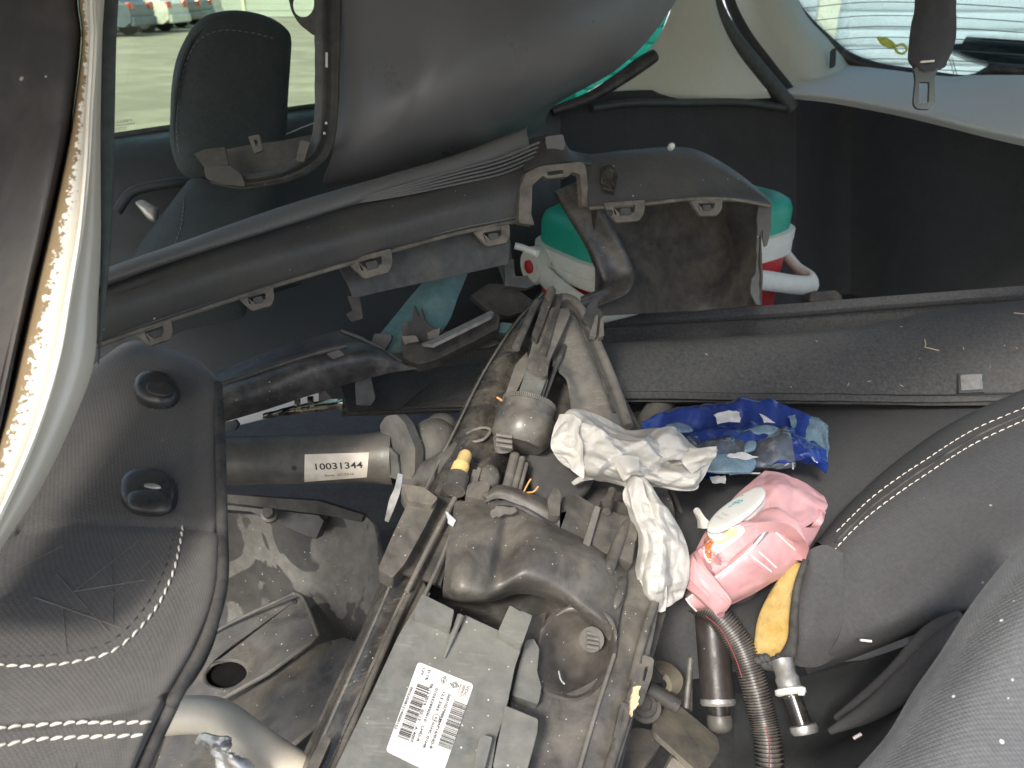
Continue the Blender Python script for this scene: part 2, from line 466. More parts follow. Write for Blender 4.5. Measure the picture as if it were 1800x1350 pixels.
m_paint = M('white_body_paint', (0.68, 0.65, 0.57), 0.5, (0.5, 0.52, 0.41), 0.35, 22, 0.55, 0.85, bump=0.03, bs=60, fine=0.04)
m_wear = M('worn_primer_edge', (0.34, 0.23, 0.11), 0.7, (0.78, 0.75, 0.66), 1.0, 120, 0.56, 0.60, bump=0.4, bs=300, detail=5)
m_ptrim = M('scuffed_pillar_trim', (0.022, 0.021, 0.021), 0.6, (0.085, 0.075, 0.064), 0.8, 7, 0.45, 0.75, bump=0.12, fine=0.12, specks=0.02, ss=120)
m_floor = M('dark_floor_mat', (0.036, 0.034, 0.031), 0.95, bump=0.4, bs=600)
m_matte = M('matte_grey_plastic', (0.1, 0.095, 0.088), 0.9, DUST, 0.4, 30, spec=0.15)
m_latch = M('grey_latch_plastic', (0.2, 0.2, 0.195), 0.7)
m_redc = M('dark_red_cable', (0.2, 0.03, 0.035), 0.5)
m_rub = M('window_rubber', (0.06, 0.07, 0.07), 0.6)
m_trimlt = M('pale_pillar_trim', (0.58, 0.60, 0.52), 0.7, (0.5, 0.52, 0.45), 0.4, 5, bump=0.05, fine=0.03)
m_shelf = M('grey_parcel_shelf', (0.62, 0.64, 0.62), 0.85, (0.66, 0.67, 0.65), 0.4, 7, bump=0.2, bs=900, fine=0.05)
m_roofm = M('pale_headliner', (0.5, 0.5, 0.47), 0.95)
m_metal = M('dirty_floor_steel', (0.095, 0.092, 0.086), 0.6, (0.175, 0.152, 0.115), 0.8, 17, 0.42, 0.74, bump=0.5, bs=160, specks=0.2, ss=200, blot=((0.045, 0.044, 0.042), 14, 0.48, 0.6), streak=0.3)
m_stain = M('stained_grey_paint', (0.145, 0.14, 0.125), 0.55, (0.09, 0.085, 0.072), 0.7, 22, 0.4, 0.7, bump=0.15, blot=((0.04, 0.039, 0.038), 11, 0.455, 0.47), specks=0.1, ss=260)
m_cream = M('cream_painted_tube', (0.66, 0.61, 0.5), 0.4, (0.5, 0.43, 0.31), 0.5, 18, 0.45, 0.75, bump=0.05, fine=0.06)
m_strut = M('dull_strut_steel', (0.1, 0.096, 0.088), 0.5, (0.25, 0.215, 0.165), 0.6, 15, 0.42, 0.75, bump=0.25, bs=250, specks=0.04, metal=0.25)
m_cast = M('rough_cast_iron', (0.08, 0.078, 0.072), 0.75, (0.2, 0.18, 0.145), 0.6, 25, 0.4, 0.75, bump=0.7, bs=180, specks=0.08, metal=0.2)
m_label = M('aged_paper_label', (0.74, 0.68, 0.56), 0.5, (0.5, 0.44, 0.34), 0.7, 55, 0.42, 0.75, bump=0.1, fine=0.06)
m_white = M('white_sticker', (0.66, 0.65, 0.62), 0.4, (0.58, 0.66, 0.58), 0.4, 40, fine=0.03, bump=0.02)
m_ink = M('black_ink', (0.035, 0.03, 0.03), 0.6, fine=0.1)
m_inkb = M('brown_ink', (0.22, 0.12, 0.08), 0.6)
m_chrome = M('scratched_chrome', (0.75, 0.7, 0.55), 0.18, (0.2, 0.17, 0.11), 0.8, 40, 0.45, 0.6, metal=1.0, bump=0.15)
m_silver = M('bright_steel', (0.5, 0.5, 0.48), 0.4, (0.2, 0.18, 0.15), 0.6, 60, 0.45, 0.7, metal=0.7)
m_alu = M('crumpled_aluminium', (0.6, 0.6, 0.58), 0.42, (0.3, 0.27, 0.22), 0.7, 50, 0.4, 0.65, metal=0.6, bump=0.5, bs=250)
m_teal = M('teal_tinted_plastic', (0.075, 0.17, 0.17), 0.45, (0.17, 0.2, 0.18), 0.6, 16, 0.4, 0.7, specks=0.04)
m_green = M('green_cooler_lid', (0.012, 0.33, 0.235), 0.42, fine=0.05, bump=0.05)
m_cwhite = M('white_cooler_plastic', (0.72, 0.74, 0.68), 0.45, (0.5, 0.48, 0.4), 0.35, 30, fine=0.04, bump=0.05)
m_red = M('red_cooler_body', (0.5, 0.03, 0.035), 0.42, fine=0.05, bump=0.05)
m_tissue = M('white_tissue', (0.70, 0.685, 0.64), 0.95, (0.64, 0.615, 0.55), 0.5, 40, bump=0.25, bs=700, fine=0.04, transl=0.35)
m_pink = M('pink_film', (0.56, 0.30, 0.31), 0.42, (0.60, 0.39, 0.39), 0.6, 20, 0.4, 0.7, bump=0.05, fine=0.08)
m_lidw = M('white_flip_lid', (0.74, 0.73, 0.68), 0.4, fine=0.03, bump=0.02)
m_blue = M('blue_film', (0.012, 0.03, 0.17), 0.2, (0.02, 0.06, 0.27), 0.7, 25, bump=0.1, coat=0.4, fine=0.1)
m_blue2 = M('pale_blue_film', (0.11, 0.18, 0.235), 0.25, (0.18, 0.25, 0.29), 0.6, 30, bump=0.1, coat=0.4)
m_clear = M('dark_clear_film', (0.06, 0.068, 0.08), 0.13, (0.2, 0.22, 0.24), 0.5, 40, 0.5, 0.7, bump=0.3, bs=120, coat=0.8)
m_foil = M('silver_foil_print', (0.55, 0.56, 0.55), 0.3, (0.3, 0.32, 0.36), 0.7, 60, bump=0.2)
m_foam = M('yellow_foam', (0.40, 0.27, 0.085), 0.97, (0.46, 0.36, 0.17), 0.8, 26, 0.4, 0.62, bump=1.0, bs=400, spec=0.05)
m_cond = M('black_conduit', (0.05, 0.045, 0.042), 0.42, DUST, 0.5, 30, 0.42, 0.7)
m_damp = M('dark_brown_damper', (0.032, 0.027, 0.026), 0.4, (0.10, 0.078, 0.06), 0.6, 22, 0.5, 0.7, specks=0.03)
m_yplug = M('yellow_adjuster_plastic', (0.72, 0.52, 0.22), 0.5, fine=0.05)
m_orange = M('orange_print', (0.66, 0.2, 0.06), 0.35); m_lgreen = M('green_print', (0.42, 0.62, 0.26), 0.35); m_pwhite = M('white_print', (0.85, 0.76, 0.74), 0.35, (0.85, 0.6, 0.6), 0.6, 60)
m_greyprint = M('grey_print', (0.18, 0.17, 0.18), 0.4); m_cyan = M('cyan_print', (0.14, 0.46, 0.55), 0.4); m_pgrey = M('faint_print', (0.5, 0.44, 0.44), 0.4)
m_belt = M('black_belt_webbing', (0.04, 0.042, 0.047), 0.85, bump=0.4, bs=900, sheen=0.2, fine=0.08)
m_tongue = M('grey_buckle_steel', (0.1, 0.115, 0.11), 0.5, metal=0.2, fine=0.05)
m_ytag = M('yellow_green_tag', (0.6, 0.66, 0.12), 0.5)
m_straw = M('dry_straw', (0.55, 0.45, 0.28), 0.8); m_leaf = M('orange_straw', (0.7, 0.33, 0.1), 0.7)
m_glass = glassy('green_tinted_glass', (0.84, 0.92, 0.78), 0.06)
m_qglass = glassy('dark_teal_glass', (0.12, 0.42, 0.36), 0.06)
m_rglass = glassy('cyan_tinted_glass', (0.82, 0.94, 0.94), 0.06)
m_lens = glassy('clear_headlight_lens', (0.78, 0.77, 0.74), 0.16, 0.08)
m_heat = M('heater_wire_brown', (0.1, 0.14, 0.14), 0.6)
m_ground = M('dusty_yard_concrete', (0.36, 0.33, 0.26), 0.9, (0.25, 0.232, 0.185), 0.8, 0.35, 0.42, 0.62, bump=0.3, bs=6, fine=0.2, blot=((0.28, 0.26, 0.205), 1.3, 0.5, 0.62))
m_fence = M('pale_sheet_fence', (0.40, 0.44, 0.42), 0.6, (0.33, 0.34, 0.30), 0.5, 0.4)
m_shut = M('white_shutter_slat', (0.58, 0.62, 0.64), 0.5, (0.46, 0.48, 0.5), 0.5, 1.5)
m_post = M('cream_post', (0.72, 0.68, 0.52), 0.6)
m_tyre = M('dusty_tyre', (0.05, 0.047, 0.042), 0.9)
m_wheel = M('wheel_rim_grey', (0.3, 0.3, 0.3), 0.4, metal=0.5)
m_cglass = M('dark_car_glass', (0.03, 0.04, 0.045), 0.1)
m_tail = M('red_tail_lamp', (0.5, 0.02, 0.02), 0.2, coat=0.5)

# worn edge of the pillar: bare tan primer breaking into chipped white paint
t_ = m_wear.node_tree; L_ = t_.links.new; bs_n = t_.nodes['Principled BSDF']
tc_ = _n(t_, 'ShaderNodeTexCoord'); sx_ = _n(t_, 'ShaderNodeSeparateXYZ'); L_(tc_.outputs['UV'], sx_.inputs[0])
mr_ = _n(t_, 'ShaderNodeMapRange'); mr_.inputs[1].default_value = 0.0; mr_.inputs[2].default_value = 0.062; mr_.inputs[3].default_value = -0.75; mr_.inputs[4].default_value = 0.62; L_(sx_.outputs[1], mr_.inputs[0])
nz_ = _n(t_, 'ShaderNodeTexNoise'); nz_.inputs['Scale'].default_value = 320; nz_.inputs['Detail'].default_value = 5; nz_.inputs['Roughness'].default_value = 0.65; L_(tc_.outputs['Object'], nz_.inputs['Vector'])
ad_ = _n(t_, 'ShaderNodeMath'); ad_.operation = 'ADD'; L_(mr_.outputs[0], ad_.inputs[0]); L_(nz_.outputs['Fac'], ad_.inputs[1])
m2_ = _n(t_, 'ShaderNodeMapRange'); m2_.inputs[1].default_value = 0.54; m2_.inputs[2].default_value = 0.57; L_(ad_.outputs[0], m2_.inputs[0])
mx_ = _n(t_, 'ShaderNodeMix'); mx_.data_type = 'RGBA'; L_(m2_.outputs[0], mx_.inputs[0]); mx_.inputs[6].default_value = (0.19, 0.135, 0.07, 1); mx_.inputs[7].default_value = (0.66, 0.63, 0.55, 1)
L_(mx_.outputs[2], bs_n.inputs['Base Color'])
# ------------------------------------------------------------------ the yard
Zv = Vector((0, 0, 1))
def flatgrid(x0, x1, y0, y1, z, n):
    V = [Vector((x0+(x1-x0)*i/n, y0+(y1-y0)*j/n, z)) for j in range(n+1) for i in range(n+1)]
    F = [(j*(n+1)+i, j*(n+1)+i+1, (j+1)*(n+1)+i+1, (j+1)*(n+1)+i) for j in range(n) for i in range(n)]
    return V, F
V, F = flatgrid(-150, 150, -150, 150, 0.0, 60)
for v in V: v.z += 0.02*noise.noise(Vector((v.x*0.2, v.y*0.2, 0)))
mk('ground', V, F, m_ground, kind='structure')

fence = thing('sheet_fence', 'pale horizontal sheet fence closing the far side of the yard', 'fence', (-8, 44, 0))
fx = Vector((1, 0.06, 0)).normalized(); fn = Vector((0.06, -1, 0)).normalized()
for i in range(8):
    mk('panel', *boxw(Vector((-8, 44, 0.18+i*0.30))+fn*(0.03*(i % 2)), fx, fn, Zv, 44, 0.05, 0.29), m_fence, parent=fence, smooth=False, bevel=0.01)
for i in range(12):
    mk('post', *boxw(Vector((-8, 44, 1.25))+fx*(-20+i*3.6)+fn*0.1, fx, fn, Zv, 0.12, 0.1, 2.5), m_post, parent=fence, smooth=False, bevel=0.01)

def yard_car(name, label, x, y, body, heading=0.0, suv=False):
    """a parked car, its tail towards +x"""
    r = thing(name, label, 'car', (x, y, 0), 'cars parked in a row across the yard')
    L_, H, w = (4.3, 1.42, 0.86) if not suv else (4.5, 1.72, 0.9)
    o = Vector((x, y, 0))
    cut = 0.33
    prof = [(0, .42), (0.02, .62), (0.0, .86), (-0.25, .98), (-.75, H-.03), (-1.5, H), (-2.4, H-.08), (-3.05, .96), (-4.0, .84), (-L_, .66), (-L_, .30)]
    if suv: prof = [(0, .45), (0.03, .7), (0, 1.05), (-0.3, H-.08), (-.7, H), (-2.0, H), (-2.6, H-.1), (-3.2, 1.08), (-4.2, .96), (-L_, .75), (-L_, .36)]
    def arch(cx, rr): return [(cx-rr*cos(a), .30+rr*sin(a)) for a in [pi*k/8 for k in range(9)]]
    prof += [(-L_+.4, .26)] + arch(-L_+.85, cut+.04) + arch(-.85, cut+.04) + [(-.25, .28)]
    pl = Pl((0, 0, 0), (1, 0, 0), (0, 0, 1), world=True)
    # body: the side profile, narrowed towards the roof
    flat = [Vector((a, 0, b)) for a, b in prof]; m = len(flat)
    T = tessellate_polygon([[Vector((p.x, p.z, 0)) for p in flat]])
    V = []
    for s in (-1, 1):
        for p in flat:
            k = w-(max(0, p.z-0.92)*0.42)
            V.append(o+Vector((p.x, s*k, p.z)))
    F = []
    for t in T:
        F.append(tuple(t)); F.append(tuple(i+m for i in reversed(t)))
    for i in range(m):
        a, b = i, (i+1) % m; F.append((a, b, b+m, a+m))
    mk('body', V, F, body, parent=r, smooth=False, bevel=0.05, seg=3)
    for s in (-1, 1):
        for cx in (-.85, -L_+.85):
            c = o+Vector((cx, s*(w-.1), .31))
            wv, wf = tube_geo([c-Vector((0, .1*s, 0)), c-Vector((0, .09*s, 0)), c+Vector((0, .09*s, 0)), c+Vector((0, .11*s, 0))], [.28, .32, .32, .27], 24, None, True)
            t_ = mk('wheel', wv, wf, m_tyre, parent=r)
            mk('rim', *tube_geo([c+Vector((0, .10*s, 0)), c+Vector((0, .125*s, 0))], [.21, .19], 20, None, True), m_wheel, parent=t_)
        # windows and tail lamps
        zz = .98 if not suv else 1.1
        q = [Vector((-.55, 0, zz)), Vector((-2.75, 0, zz)), Vector((-2.3, 0, H-.14)), Vector((-.95, 0, H-.11))]
        V = []
        for e in (0.0, 0.012):
            for p in q: V.append(o+Vector((p.x, s*(w-(p.z-.92)*.42-.006+e), p.z)))
        F = [(0, 1, 2, 3), (7, 6, 5, 4)] + [(i, i+4, (i+1) % 4+4, (i+1) % 4) for i in range(4)]
        mk('side_window', V, F, m_cglass, parent=r, smooth=False)
        c = o+Vector((-.03, s*(w-.16), .84 if not suv else 1.0))
        mk('tail_lamp', *boxw(c, Vector((1, 0, 0)), Vector((0, 1, 0)), Zv, .16, .30, .2), m_tail, parent=r, smooth=False, bevel=.03)
    mk('bumper', *boxw(o+Vector((.02, 0, .42)), Vector((1, 0, 0)), Vector((0, 1, 0)), Zv, .16, 2*w-.06, .26), body, parent=r, smooth=False, bevel=.05)
    return r
cp = {}
for n_, c_ in (('navy', (0.05, 0.08, 0.12)), ('white', (0.68, 0.68, 0.62)), ('slate', (0.06, 0.07, 0.08)), ('teal', (0.06, 0.13, 0.16)), ('pearl', (0.6, 0.62, 0.58))):
    cp[n_] = M('car_paint_'+n_, c_, 0.4, (0.3, 0.27, 0.2), 0.15, 1.5, coat=0.2, bump=0.02, bs=20)
yard_car('parked_car', 'dark blue parked car nearest in the row, at the left window edge', -11.3, 26.2, cp['navy'])
yard_car('parked_car', 'white parked car with red tail lamp and yellowed rear quarter', -11.2, 28.8, cp['white'])
yard_car('parked_car', 'dark grey parked car just behind the white one', -11.8, 31.8, cp['slate'])
yard_car('parked_car', 'teal blue parked car with red tail lamp, fourth in the row', -12.4, 34.8, cp['teal'])
yard_car('parked_car', 'pale parked off-roader at the far end of the row', -13.2, 38.2, cp['pearl'], suv=True)

sh = thing('roller_shutter', 'white slatted roller shutter seen through the rear window', 'shutter', tuple((P(1600, 60, 6.0)*Vector((1, 1, 0)) if False else Vector((P(1600, 60, 6.0).x, P(1600, 60, 6.0).y, 0)))))
sx = Vector((0.97, -0.24, 0)).normalized(); sn = Vector((-0.24, -0.97, 0)).normalized(); so = Vector((P(1600, 60, 6.0).x, P(1600, 60, 6.0).y, 0))
for i in range(17):
    c = so+Zv*(0.06+0.125*i)
    V = []
    for e in (-2.6, 2.6):
        for (dy, dz) in ((0, -.062), (.012, -.05), (.02, 0), (.012, .045), (0, .055), (-.01, .055), (-.01, -.062)):
            V.append(c+sx*e+sn*dy+Zv*dz)
    F = [(k, (k+1) % 7, (k+1) % 7+7, k+7) for k in range(7)]+[tuple(range(6, -1, -1)), tuple(range(7, 14))]
    mk('slat', V, F, m_shut, parent=sh, ang=25)
a_ = P(1452, 40, 5.7)
mk('guide_post', *boxw(Vector((a_.x, a_.y, 1.1)), sx, sn, Zv, 0.15, 0.12, 2.2), m_post, parent=sh, smooth=False, bevel=.01)

# ------------------------------------------------------------------ the car shell
car = thing('hatchback_car', 'white hatchback car shell with dark lining, pillars, windows and bare floor', 'car', (0.2, 1.0, 0))
A0, B0 = P(200, 237, 1.3), P(560, 185, 1.45)
B0 = Vector((B0.x, B0.y, A0.z))
FW = Pl(A0, B0, A0+Zv, world=True)
Rd = (B0-A0).normalized()                       # towards the tail
Ld = Vector((-Rd.y, Rd.x, 0))                   # towards the far side
poly('quarter_window', [(802, -120), (802, 175), (970, 200), (1150, 90), (1230, -120)], FW, 0.004, m_qglass, off=-0.02, bevel=0, parent=car)
g = poly('side_window', [(60, -120), (60, 262), (200, 240), (560, 190), (800, 175), (800, -120)], FW, 0.004, m_glass, off=-0.02, bevel=0, parent=car)
for i, (t_, x0, y0, x1, y1, h) in enumerate((('\u25c7 RENAULT', 233, 213, 201, 218, 4.5), ('TEMPERED SAFETY', 238, 218, 201, 223, 2.6), ('43R-00 M42 AS2', 224, 224.5, 201, 227.5, 2.2), ('DOT-27 E2', 222, 228, 201, 231, 2.2))):
    # etched on the outside, so it reads in mirror writing from within
    text('glass_marking', t_.replace('\u25c7 ', 'O '), Pl(A0, B0, A0+Zv, world=True), x0, y0, x1, y1, -h, m_heat, g, off=-0.015)
text_flip = None
dc = sheet('door_card', [
    [(60, 262, 1.29), (200, 240, 1.32), (380, 214, 1.38), (600, 182, 1.47), (860, 172, 1.6), (985, 190, 1.68)],
    [(60, 285, 1.22), (200, 262, 1.26), (380, 236, 1.32), (600, 205, 1.42), (860, 192, 1.56), (985, 205, 1.65)],
    [(60, 350, 1.20), (200, 320, 1.24), (380, 295, 1.30), (600, 262, 1.4), (860, 235, 1.54), (985, 235, 1.64)],
    [(40, 480, 1.22), (190, 450, 1.26), (380, 420, 1.32), (600, 400, 1.42), (860, 370, 1.56), (985, 360, 1.66)],
    [(0, 760, 1.24), (160, 720, 1.28), (380, 680, 1.34), (600, 650, 1.44), (860, 620, 1.58), (985, 600, 1.68)]], m_doorp, 30, 24, parent=car, thick=0.012)
tube('sill_seal', [(60, 263, 1.28), (200, 239, 1.315), (380, 213, 1.375), (600, 182, 1.465), (860, 172, 1.59)], 0.005, m_rub, n=30, parent=car)
tube('door_trim_line', [(500, 237, 1.29), (560, 214, 1.34), (640, 198, 1.39)], 0.0012, m_silver, n=14, seg=6, parent=car)
cushion('door_handle', rc([(236, 356), (250, 350), (280, 366), (276, 392), (262, 388)], 6), face(255, 370, 1.19, 0.02), 0.008, 0.012, m_silver, parent=car)
tube('handle_bowl', [(205, 372, 1.2), (235, 336, 1.205), (300, 322, 1.225), (345, 318, 1.25)], 0.008, m_doorp, n=20, parent=car)
# rear side: lining, pillars
sheet('side_lining', [
    [(960, 200, 1.66), (1050, 165, 1.72), (1150, 158, 1.80), (1260, 160, 1.9), (1340, 158, 1.97), (1400, 165, 2.03)],
    [(960, 230, 1.64), (1050, 205, 1.70), (1150, 195, 1.78), (1260, 196, 1.88), (1340, 190, 1.95), (1400, 195, 2.02)],
    [(950, 330, 1.66), (1050, 320, 1.72), (1150, 310, 1.80), (1260, 300, 1.9), (1340, 300, 1.98), (1400, 300, 2.05)],
    [(940, 700, 1.7), (1050, 700, 1.75), (1150, 690, 1.82), (1260, 680, 1.92), (1340, 670, 2.0), (1400, 660, 2.07)]], m_dark, 24, 18, parent=car, thick=0.01)
tube('lining_ledge', [(1040, 190, 1.68), (1110, 181, 1.73), (1200, 181, 1.80), (1300, 180, 1.88), (1378, 190, 1.93)], 0.009, m_doorp, n=24, parent=car)
sheet('c_pillar_trim', [
    [(1196, -60, 1.72), (1215, -60, 1.72), (1235, -60, 1.72), (1250, -60, 1.74)],
    [(1178, 20, 1.74), (1205, 20, 1.73), (1240, 20, 1.74), (1262, 20, 1.77)],
    [(1140, 90, 1.77), (1190, 90, 1.77), (1260, 90, 1.79), (1295, 90, 1.83)],
    [(1060, 160, 1.80), (1160, 160, 1.80), (1270, 158, 1.84), (1345, 155, 1.90)],
    [(1040, 178, 1.82), (1150, 178, 1.82), (1270, 176, 1.86), (1355, 172, 1.93)]], m_trimlt, 16, 20, parent=car, thick=0.02)
tube('pillar_hook', [(1150, 98, 1.70), (1128, 112, 1.69), (1085, 142, 1.67), (1035, 172, 1.66), (970, 196, 1.64)], [.014, .016, .014, .012, .01], m_black, n=24, parent=car)
tube('hatch_seal', [(1247, -40, 1.78), (1258, 10, 1.79), (1285, 60, 1.82), (1325, 110, 1.87), (1372, 165, 1.93), (1392, 190, 1.95)], 0.018, m_rub, n=30, parent=car)
tube('hatch_seal', [(1274, -40, 1.84), (1286, 10, 1.85), (1312, 60, 1.88), (1348, 108, 1.93), (1388, 158, 1.99)], 0.012, m_dark, n=30, parent=car)
sheet('d_pillar_trim', [
    [(1262, -60, 1.90), (1310, -60, 1.88), (1350, -60, 1.90), (1385, -60, 1.98)],
    [(1290, 20, 1.92), (1340, 20, 1.90), (1385, 18, 1.93), (1412, 18, 2.03)],
    [(1330, 85, 1.96), (1385, 80, 1.94), (1430, 75, 1.98), (1455, 68, 2.1)],
    [(1370, 135, 2.02), (1415, 130, 2.0), (1455, 116, 2.05), (1480, 98, 2.17)],
    [(1385, 160, 2.06), (1440, 150, 2.06), (1480, 135, 2.12), (1510, 118, 2.24)]], m_trimlt, 20, 24, parent=car, thick=0.02)
poly('trim_tab', rc([(1460, 118), (1462, 86), (1470, 84), (1469, 116)], 3), face(1465, 100, 2.03), 0.01, m_rub, parent=car)
# tailgate: glass, black frame, heater wires, wiper arm, lining
RW = Pl((1400, 0, 2.12), (1700, 135, 2.0), (1850, -40, 1.66))
rg = poly('tailgate_window', [(1380, -120), (1400, 10), (1440, 62), (1480, 98), (1560, 125), (1660, 140), (1800, 145), (1900, 150), (1900, -120)], RW, 0.004, m_rglass, off=-0.01, bevel=0, parent=car)
fpts = [(1378, -60), (1392, 0), (1418, 36), (1458, 76), (1492, 102), (1545, 119), (1610, 127), (1680, 137), (1712, 138), (1738, 127), (1765, 123), (1860, 132)]
def onpl(pl, pts, off): return [pl.at(x, y, off) for x, y in pts]
tube('window_frame', onpl(RW, fpts, 0.0), [.016, .015, .014, .016, .016, .013, .01, .009, .012, .014, .012, .012], m_black, n=60, world=True, parent=car)
for i, (y0, bow) in enumerate(((4, 0), (28, 2), (47, 4), (66, 6), (86, 8), (104, 9), (121, 8))):
    pts = [(1385+i*11, y0+14), (1450, y0+6), (1520, y0), (1600, y0), (1700, y0+4), (1820, y0+12)]
    tube('heater_line', onpl(RW, pts, 0.001), 0.0011, m_heat, n=24, seg=5, world=True, parent=rg)
tube('heater_line', onpl(RW, [(1668, 100), (1678, 134)], 0.001), 0.0009, m_heat, seg=5, world=True, parent=rg)
tube('heater_line', onpl(RW, [(1673, 100), (1683, 134)], 0.001), 0.0009, m_heat, seg=5, world=True, parent=rg)
poly('wiper_arm', rc([(1655, 88), (1690, 86), (1860, 118), (1860, 142), (1760, 124), (1700, 108)], 5), RW, 0.02, m_black, off=-0.05, parent=car)
poly('tailgate_spoiler_trim', rc([(1690, 74), (1860, 86), (1860, 112), (1700, 88)], 4), RW, 0.02, m_rub, off=-0.09, parent=car)
sheet('tailgate_lining', [
    [(1395, 165, 2.1), (1490, 118, 2.34), (1640, 140, 2.1), (1780, 140, 1.9), (1920, 150, 1.7)],
    [(1395, 300, 2.15), (1490, 300, 2.4), (1640, 310, 2.15), (1780, 310, 1.95), (1920, 320, 1.75)],
    [(1390, 660, 2.2), (1490, 660, 2.4), (1640, 660, 2.15), (1780, 660, 1.95), (1920, 660, 1.75)]], m_dark, 20, 14, parent=car, thick=0.02)
# floor of the car and boot, roof over it
fl = [A0+Rd*t+Ld*l for t, l in ((-1.0, 0.05), (2.4, 0.05), (2.4, -1.5), (-1.0, -1.5))]
def slab(name, pts, z0, z1, mat):
    V = [Vector((p.x, p.y, z)) for z in (z1, z0) for p in pts]; n = len(pts)
    F = [tuple(range(n-1, -1, -1)), tuple(range(n, 2*n))]+[(i, (i+1) % n, (i+1) % n+n, i+n) for i in range(n)]
    return mk(name, V, F, mat, parent=car, smooth=False)
slab('floor', fl, 0.40, 0.43, m_floor)
slab('roof', [A0+Rd*t+Ld*l for t, l in ((-1.9, 0.06), (2.3, 0.06), (2.3, -1.22), (-1.9, -1.22))], 1.545, 1.575, m_roofm)
Q0 = A0-Ld*(A0.x*Ld.x+A0.y*Ld.y)
Qt = Q0.x*Rd.x+Q0.y*Rd.y
def side(t, l): return Rd*t+Ld*l
V = [side(t, l)+Zv*z for z in (1.575, 1.335) for t, l in ((-.02, .13), (2.2, .13), (2.2, .21), (-.02, .21))]  # unseen rail along the door top, added and cut short to shape the sun's shade
mk('sun_shading_rail', V, [(3, 2, 1, 0), (4, 5, 6, 7)]+[(i, (i+1) % 4, (i+1) % 4+4, i+4) for i in range(4)], m_paint, parent=car, smooth=False, bevel=.02)
# near pillar, out of the left edge of the frame: trim, worn edge, white painted flange, rubber
edge = [(152, -90), (148, 0), (154, 70), (144, 200), (134, 290), (116, 400), (92, 500), (66, 610), (36, 730), (0, 835), (-60, 980), (-120, 1100)]
rght = [(190, -90), (184, 0), (180, 70), (177, 200), (177, 330), (177, 430), (171, 540), (164, 640), (128, 740), (70, 860), (5, 960), (-50, 1060)]
def lerp2(a, b, t): return (a[0]+(b[0]-a[0])*t, a[1]+(b[1]-a[1])*t)
pd = [.50-.009*i for i in range(len(edge))]
prow = [[(*lerp2(e, r, t), d+z) for (e, r, d) in zip(edge, rght, pd)] for t, z in ((.22, .012), (.28, .004), (.4, -.004), (.5, .004), (.62, .014), (.8, .02), (1.0, .045), (.98, .09))]
sheet('pillar_flange', prow, m_paint, 60, 40, parent=car, thick=0.002)
def kk(e): return max(.35, min(1.0, e[1]/380))
wr = [[(e[0]-30*kk(e), e[1], d+.03) for e, d in zip(edge, pd)], [(e[0]-26*kk(e), e[1], d+.004) for e, d in zip(edge, pd)], [(e[0]-10*kk(e), e[1], d-.004) for e, d in zip(edge, pd)], [(*lerp2(e, r, .3), d+.001) for e, r, d in zip(edge, rght, pd)], [(*lerp2(e, r, .42), d+.012) for e, r, d in zip(edge, rght, pd)]]
sheet('worn_edge', wr, m_wear, 60, 16, parent=car, thick=0.002)
tr = [[(-260+40*i*0-0, e[1], d+.02) for i, (e, d) in enumerate(zip(edge, pd))], [(e[0]*0.3-100, e[1], d+.006) for e, d in zip(edge, pd)], [(e[0]*0.7-40, e[1], d-.006) for e, d in zip(edge, pd)], [(e[0]-10-28*kk(e), e[1], d-.004) for e, d in zip(edge, pd)], [(e[0]-2-27*kk(e), e[1]+2, d+.03) for e, d in zip(edge, pd)]]
sheet('pillar_trim', tr, m_ptrim, 60, 24, parent=car, thick=0.003)
tube('door_seal', [(r[0]+9, r[1], d+.05) for r, d in list(zip(rght, pd))[:8]], [.0055, .0055, .0055, .0055, .0045, .003, .0015, .0004], m_rub, n=40, parent=car)

# ------------------------------------------------------------------ parcel shelf, belt, tag
sh_rows = [
    [(1480, 112, 2.22), (1560, 122, 2.1), (1660, 134, 1.98), (1720, 132, 1.9), (1900, 132, 1.7)],
    [(1440, 124, 2.12), (1530, 136, 2.0), (1640, 150, 1.85), (1730, 160, 1.73), (1900, 178, 1.5)],
    [(1392, 146, 2.02), (1480, 158, 1.88), (1600, 180, 1.68), (1720, 208, 1.5), (1900, 244, 1.28)],
    [(1376, 160, 1.98), (1465, 168, 1.84), (1590, 192, 1.64), (1715, 222, 1.46), (1900, 262, 1.24)],
    [(1378, 172, 1.985), (1465, 182, 1.85), (1590, 206, 1.655), (1715, 237, 1.475), (1900, 280, 1.255)]]
sheet('parcel_shelf', sh_rows, m_shelf, 40, 30, thick=0.012, disp=lambda x, y, u, v: 0.0008*noise.noise(Vector((x*8, y*8, 0))), label='pale grey parcel shelf under the rear window, front edge dropping right', cat='parcel shelf')

bl = thing('seat_belt', 'black seat belt webbing hanging from above with its steel tongue', 'seat belt', tuple(P(1625, 190, .85)))
SBp = face(1630, 100, .85, 0.01, 0.0)
rowsb = [[(1592, -420, .80), (1612, -420, .795), (1655, -420, .80), (1680, -420, .81)]]
for y, a, b in ((-120, 1603, 1688), (0, 1608, 1682), (40, 1602, 1681), (70, 1598, 1680), (105, 1596, 1667), (116, 1602, 1662), (124, 1608, 1652)):
    rowsb.append([(a, y, .852), (a+(b-a)*.3, y, .843), (a+(b-a)*.7, y, .844), (b, y, .854)])
sheet('belt_webbing', rowsb, m_belt, 24, 60, parent=bl, thick=0.006, disp=lambda x, y, u, v: 0.0012*noise.noise(Vector((x*60, y*30, 3))))
poly('tongue', rc([(1606, 118), (1650, 118), (1643, 138), (1645, 178), (1635, 192), (1612, 191), (1606, 182), (1610, 138)], 5), face(1626, 150, .846), 0.004, m_tongue, holes=[rc([(1616, 144), (1634, 144), (1633, 180), (1615, 182)], 3)], parent=bl)
